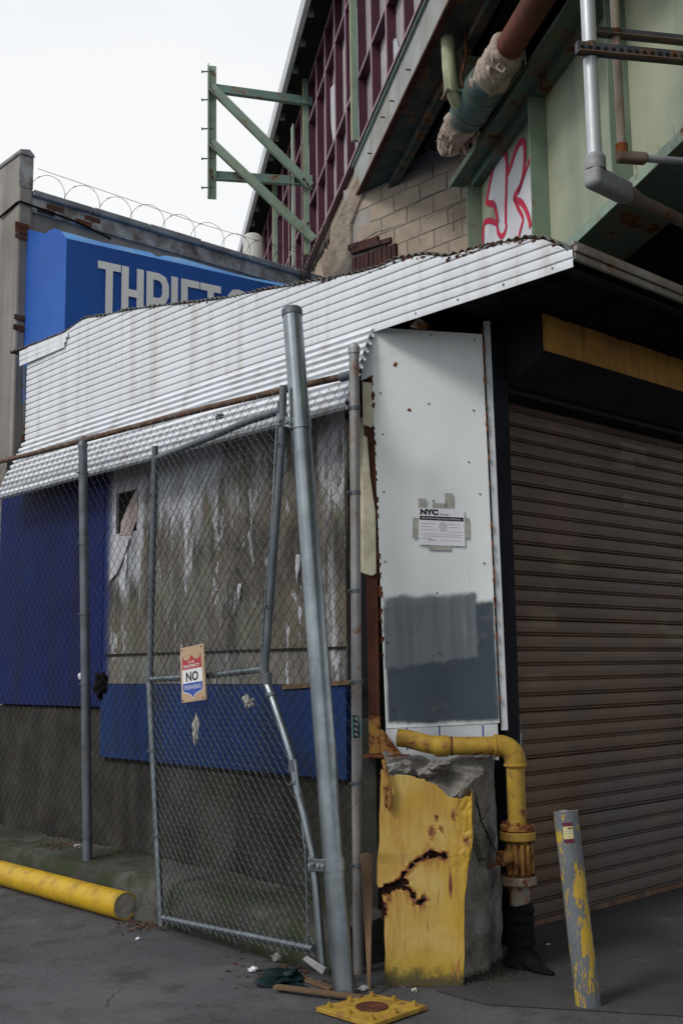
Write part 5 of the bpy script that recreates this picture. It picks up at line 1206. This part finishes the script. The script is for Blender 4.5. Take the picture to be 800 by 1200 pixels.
mb = MB(); mb.ebox(E0, E1, 2.65, 9.0, 7.30, 7.58); mb.build('deck', M['soffit'], st)

# bracket on the column ----------------------------------------------
bk_ = thing('steel_bracket', EP(e365, 2.3, 7.6), 'triangulated green steel bracket cantilevered from the purple window wall', 'bracket')
def hb_(x, y, off=0): return hit(x, y, EP(e365-off, 0, 0), EE)
def bar(a, b, wd, th, mat, name, off):
    A_, B_ = hb_(*a, off), hb_(*b, off); d = (B_-A_).normalized(); s = d.cross(EE).normalized(); mb = MB(); mb.obox(A_-s*wd/2-d*.03, (B_-A_)+d*.06, s*wd, EE*th)
    o = mb.build(name, mat, bk_, bevel=.004)
    mb = MB(); mb.obox(A_-s*wd/2-d*.028, (B_-A_)+d*.056, s*.014, -EE*.07); mb.build('angle_leg', mat, o, bevel=.002); return o
pv = bar((248.5, 79), (248.5, 231), .13, .014, M['bracket'], 'upright', .06)
bar((254, 104), (364, 119), .16, .014, M['bracket_arm'], 'arm', .02); bar((254, 206), (364, 213), .16, .014, M['bracket_arm'], 'arm', .02)
bar((249, 103), (362, 216), .15, .014, M['bracket'], 'brace', .10); bar((249, 168), (366, 279), .15, .014, M['bracket'], 'brace', .10)
for y in (84, 117, 151, 186, 220):
    a, b = hb_(237, y, .06), hb_(250, y-.5, .06); mb = MB(); mb.tube([a, b], .012, 6); mb.disc(a, (b-a), .022, .02, 6); mb.build('stud', M['galv_dark'], bk_)
for (x, y) in [(247, 104), (250, 107), (252, 111), (247, 169), (250, 173), (248, 200), (249, 208), (356, 210), (360, 216), (361, 262)]: mb = MB(); mb.disc(hb_(x, y, .11), EE, .020, .03, 8); mb.build('bolt', M['rust'], bk_)
mb = MB(); p = [hb_(*q_, .05) for q_ in [(350, 205), (366, 205), (366, 222), (356, 222)]]; mb.prism(p, EE*.02); mb.build('gusset', M['bracket'], bk_)
mb = MB(); mb.obox(hb_(362, 285, .12), hb_(369, 285, .12)-hb_(362, 285, .12), UP*.01, EE*.1); mb.v = []; mb.f = []
mb.obox(EP(e365-.09, 2.265, 7.45), EE*.18, NN*.018, UP*2.2); mb.build('mounting_plate', M['bracket'], bk_)

# ================================================================== PLATE GIRDER
EG1 = e_of(he(564, 250, 3.46)); EG0 = -12
gd_ = thing('plate_girder', EP(6, 3.5, 4.7), 'pale green plate girder with vertical stiffeners and pink-outlined graffiti', 'girder')
ZB, ZT = 4.745, 6.56
mb = MB(); mb.ebox(EG0, EG1, 3.455, 3.475, ZB, ZT); web = mb.build('web', M['green'], gd_)
mb = MB(); mb.ebox(EG0, EG1+.25, 3.20, 3.73, ZT+.002, ZT+.03); mb.build('top_flange', M['green_rust'], gd_)
mb = MB(); mb.ebox(EG0, EG1+.25, 3.195, 3.199, ZT-.02, ZT+.05); mb.build('flange_edge', M['green_mid'], gd_)
mb = MB(); mb.ebox(EG0, EG1, 3.36, 3.4545, ZT-.10, ZT+.0); mb.build('top_angle', M['green_rust'], gd_)
mb = MB(); mb.ebox(EG0, EG1, 3.20, 3.73, ZB-.035, ZB-.002); mb.build('bottom_flange', M['green_rust'], gd_)
mb = MB(); mb.ebox(EG0, EG1, 3.185, 3.199, ZB-.06, ZB+.02); mb.build('flange_edge', M['bracket'], gd_)
es = [e_of(he(642, 200, 3.46)), e_of(he(737, 120, 3.46))]; stp = es[0]-es[1]
ee = [EG1-.02]+[es[0]-stp*k for k in range(0, 9)]
for k, e in enumerate(ee):
    mb = MB(); mb.ebox(e-.012, e, 3.295, 3.4545, ZB+.002, ZT-.102); mb.ebox(e-.0005, e+.09, 3.44, 3.4545, ZB+.002, ZT-.102); o = mb.build('stiffener', M['green_mid'], gd_, bevel=.003)
# deck and cross beams
vd = thing('viaduct_deck', EP(2, 6, 4.8), 'dark steel viaduct deck and cross beams spanning behind the green girder', 'viaduct')
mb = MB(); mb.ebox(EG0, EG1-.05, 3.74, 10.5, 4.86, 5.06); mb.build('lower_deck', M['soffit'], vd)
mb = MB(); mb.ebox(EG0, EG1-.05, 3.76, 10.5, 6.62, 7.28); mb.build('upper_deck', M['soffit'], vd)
for k in range(14):
    e = EG1-1.0-k*1.7; mb = MB(); mb.ebox(e-.10, e+.10, 3.75, 10.5, 4.66, 4.855); mb.build('cross_beam', M['soffit'], vd)
for k in range(10):
    e = EG1-1.45-k*1.75; mb = MB(); mb.ebox(e-.012, e+.012, 2.66, 3.75, 6.64, 7.01); mb.ebox(e-.09, e+.09, 2.66, 3.75, 6.615, 6.638); mb.build('outrigger', M['green_rust'], vd)
mb = MB(); mb.ebox(EG0, EG1+.4, 3.0, 3.75, 7.02, 7.28); mb.build('stringer', M['soffit'], vd)

# graffiti on the web (sprayed flat on the steel)
def gw(x, y, off=.004): return he(x, y, 3.455-off)
shapes = [[(566, 286), (566.5, 262), (572, 258), (582, 262), (578, 240), (570, 237), (571, 226), (577, 200), (583, 184), (588, 178), (593, 184), (594, 206), (602, 186), (607, 172), (611, 167), (615, 174), (616, 192), (622, 184), (622.5, 286)]]
gfr = thing('graffiti', gw(595, 280), 'white bubble-letter graffiti outlined in pink-red on the green girder', 'graffiti')
for s_ in shapes:
    mb = MB(); mb.add([gw(*p) for p in s_], [tuple(range(len(s_)))]); o = mb.build('fill', M['graf_white'], gfr)
def spray(pts, wd):
    P = [gw(*p, .009) for p in pts]; sm = []
    for i in range(len(P)-1):
        p0, p1, p2, p3 = P[max(i-1, 0)], P[i], P[i+1], P[min(i+2, len(P)-1)]
        for k in range(5): t = k/5; sm.append(.5*((2*p1)+(p2-p0)*t+(2*p0-5*p1+4*p2-p3)*t*t+(3*p1-p0-3*p2+p3)*t**3))
    sm.append(P[-1]); q2 = [((p-C0).dot(EE), p.z) for p in sm]; vs, fs = ribbon2d(q2, wd); mb = MB(); mb.add([C0+EE*a+NN*(3.455-.009)+UP*z for a, z in vs], fs); mb.build('outline', M['graf_red'], gfr)
spray([(565.5, 285), (566, 268), (568, 260), (575, 259), (582, 262)], 0.060)
spray([(582, 262), (583, 272), (587, 277), (591, 272), (593, 262)], 0.056)
spray([(583, 262), (580, 245), (577, 239), (570, 237), (571, 228), (576, 202), (581, 186), (587, 178), (592, 183), (593, 200), (592, 240), (592, 262)], 0.064)
spray([(593, 205), (598, 194), (603, 178), (608, 168), (612, 166), (614, 176), (613, 200), (609, 218), (602, 232), (611, 238), (618, 252), (621, 266)], 0.064)
spray([(602, 232), (606, 243), (612, 256), (609, 270), (606, 284)], 0.049)
spray([(606, 226), (613, 206), (619, 190), (622.5, 183)], 0.049)

# ================================================================== LAGGED PIPE
ln0, ln1 = he(655, -40, 2.97), he(533, 158, 2.97); dirp = (ln1-ln0).normalized()
lag = thing('lagged_pipe', ln1, 'red-brown pipe ending in torn lagging and a green coupling under the station', 'pipe')
def lpnt(x, y): q = he(x, y, 2.97); return ln0+dirp*((q-ln0).dot(dirp))
mb = MB(); mb.tube([ln0-dirp*3, lpnt(588, 72)], .115, 20); mb.build('pipe', M['rustpipe'], lag, smooth=True)
def lagging(a, b, r0, r1, nm, mat, seed, amp=.03):
    A_, B_ = lpnt(*a), lpnt(*b); mb = MB(); n = 30; pts = [lerp(A_, B_, i/n) for i in range(n+1)]; b0_ = len(mb.v)
    mb.tube(pts, [lerp(r0, r1, i/n)*(1+.14*mnoise.noise(V((i*.3, seed, 0)))) for i in range(n+1)], 44)
    mb.v = [p+mnoise.noise_vector(p*7+V((seed, 0, 0)))*amp*.9+mnoise.noise_vector(p*18)*amp*.22 for p in mb.v]; me_ = mb.build(nm, mat, lag, smooth=False); me_.data.polygons.foreach_set('use_smooth', [True]*len(me_.data.polygons)); return me_
lagging((597, 60), (572, 98), .135, .165, 'lagging', M['insul'], 1)
lagging((556, 125), (527, 163), .160, .135, 'lagging', M['insul'], 7, .05)
mb = MB(); mb.tube([lpnt(575, 94), lpnt(568, 104), lpnt(553, 128), lpnt(546, 140)], [.165, .172, .172, .165], 26); cpl = mb.build('coupling', M['coupling'], lag, smooth=True)
for p in ((566, 108), (552, 130)): mb = MB(); mb.disc(lpnt(*p), dirp, .182, .03, 26); mb.build('band', M['green_rust'], cpl)
mb = MB(); q = lpnt(566, 108); s = dirp.cross(NN).normalized(); mb.tube([q+NN*-.19, q+NN*-.2+UP*.10, q+UP*.3-NN*.15, q+UP*.62-NN*.14], .012, 6); mb.build('hanger', M['rust'], lag)
for k in range(46):
    q = lpnt(*random.choice([(530, 158), (595, 66), (540, 150), (588, 78), (535, 150)])); a = random.uniform(0, 6.28); s1_ = dirp.orthogonal().normalized(); s2_ = dirp.cross(s1_); p = q+(s1_*math.cos(a)+s2_*math.sin(a))*.14
    mb = MB(); mb.tube([p, p+V((random.uniform(-.03, .03), random.uniform(-.03, .03), -.05)), p+V((random.uniform(-.04, .04), random.uniform(-.04, .04), -random.uniform(.07, .13)))], [.010, .014, .003], 5); mb.v = [v_+mnoise.noise_vector(v_*30)*.014 for v_ in mb.v]; mb.build('lagging_shred', M['insul'], lag)
mb = MB(); mb.tube([he(524, 36, 2.70), he(526, 80, 2.70), he(529, 105, 2.72), he(536, 122, 2.80)], .062, 16); mb.build('branch_pipe', M['pale_pipe'], lag, smooth=True)

# ================================================================== CONDUITS AND STRUTS
CD = 6.0
n0 = ((hd(694, 120, CD)-C0).dot(NN)); cb = hd(697, 196, CD); ct = V((cb.x, cb.y, 7.0))
cdn = thing('silver_conduit', cb, 'thick silver conduit dropping to a cast elbow and a brown conduit', 'conduit')
mb = MB(); mb.tube([cb, ct], .042, 18); mb.build('drop', M['conduit'], cdn, smooth=True)
mb = MB(); mb.tube([cb-UP*.02, cb+UP*.05], .062, 16); mb.tube([cb+UP*.05, cb+UP*.075], [.062, .048], 16); mb.build('elbow_neck', M['cast'], cdn, smooth=True)
rx = V((1, 0, 0)); mb = MB(); mb.obox(cb+V((-.06, -.055, -.13)), V((.38, 0, 0)), V((0, .11, 0)), UP*.125); mb.build('elbow_body', M['cast'], cdn, bevel=.035, seg=4)
mb = MB(); mb.tube([cb+V((.30, 0, -.07)), cb+V((.40, 0, -.07))], [.055, .046], 14); mb.tube([cb+V((.38, 0, -.07)), cb+V((3.5, 0, -.07))], .038, 14); mb.build('run', M['conduit_brown'], cdn, smooth=True)
C2 = 6.15; cb2 = hd(728, 176, C2); ct2 = V((cb2.x, cb2.y, 7.0))
cd2 = thing('thin_conduit', cb2, 'thin tan conduit with rusty elbow box in front of the green girder', 'conduit')
mb = MB(); mb.tube([cb2, ct2], .026, 14); mb.build('drop', M['conduit_tan'], cd2, smooth=True)
mb = MB(); mb.tube([cb2-UP*.03, cb2+UP*.035], .036, 12); mb.build('elbow_neck', M['rust_orange'], cd2, smooth=True)
mb = MB(); mb.obox(cb2-EE*.035-NN*.035-UP*.075, NN*.19, EE*.07, UP*.065); mb.build('elbow_body', M['conduit_brown'], cd2, bevel=.02, seg=3)
n2_ = (cb2-C0).dot(NN); mb = MB(); mb.tube([cb2+NN*.15-UP*.04, cb2+NN*2.2-UP*.04], .022, 12); mb.build('run', M['cast'], cd2, smooth=True)
for k, (y, z_off, nm, lb_, mt) in enumerate([(54, 0, 'strut_channel', 'perforated dark steel strut channel clamping the silver conduit', 'strut'), (34, .0, 'strut_channel', 'plain rusty strut channel above the perforated one', 'strut')]):
    P = hd(676 if k == 0 else 690, y, CD-.06 if k == 0 else CD+.10); nn = (P-C0).dot(NN); Ln = 3.452-nn
    t_ = thing(nm, P, lb_, 'strut'); h_ = .075 if k == 0 else .055
    mb = MB(); mb.obox(P-UP*h_/2, NN*Ln, UP*h_, EE*.04); ch = mb.build('channel', M[mt], t_, bevel=.004)
    mb = MB(); mb.obox(P-UP*h_/2-EE*.0, NN*Ln, UP*.006, -EE*.03); mb.build('lip', M['conduit_brown'], t_)
    if k == 0:
        nh = int(Ln/.048)
        for i in range(nh): mb = MB(); mb.disc(P+NN*(.03+i*.048)-EE*.0005, EE, .013, .006, 10); mb.build('slot', M['black'], ch)
        mb = MB(); mb.tube([cb+UP*0+V((0, 0, P.z-cb.z-.045)), cb+V((0, 0, P.z-cb.z+.045))], .047, 16); mb.build('conduit_clamp', M['strut'], t_, smooth=True)
    else:
        mb = MB(); q = V((cb2.x, cb2.y, P.z)); mb.tube([q-UP*.02, q+UP*.02], .033, 14); mb.build('conduit_clamp', M['rust'], t_, smooth=True)
# bird spikes on the lower flange
bs_ = thing('bird_spikes', EP(e_of(he(770, 190, 3.25)), 3.28, ZB+.005), 'thin wire bird spikes along the lower girder flange', 'bird spikes')
mb = MB()
for i in range(240):
    e = random.uniform(1.0, e_of(he(725, 220, 3.25))); b_ = EP(e, 3.24+random.uniform(0, .16), ZB); mb.tube([b_, b_+UP*random.uniform(.08, .16)+EE*random.uniform(-.04, .04)-NN*random.uniform(-.05, .06)], .0016, 3, False)
o = mb.build('spikes', M['wire_rust'], bs_); o['kind'] = 'stuff'
mb = MB(); mb.ebox(1.0, e_of(he(725, 220, 3.25)), 3.26, 3.32, ZB, ZB+.006); mb.build('strip', M['strut'], bs_)
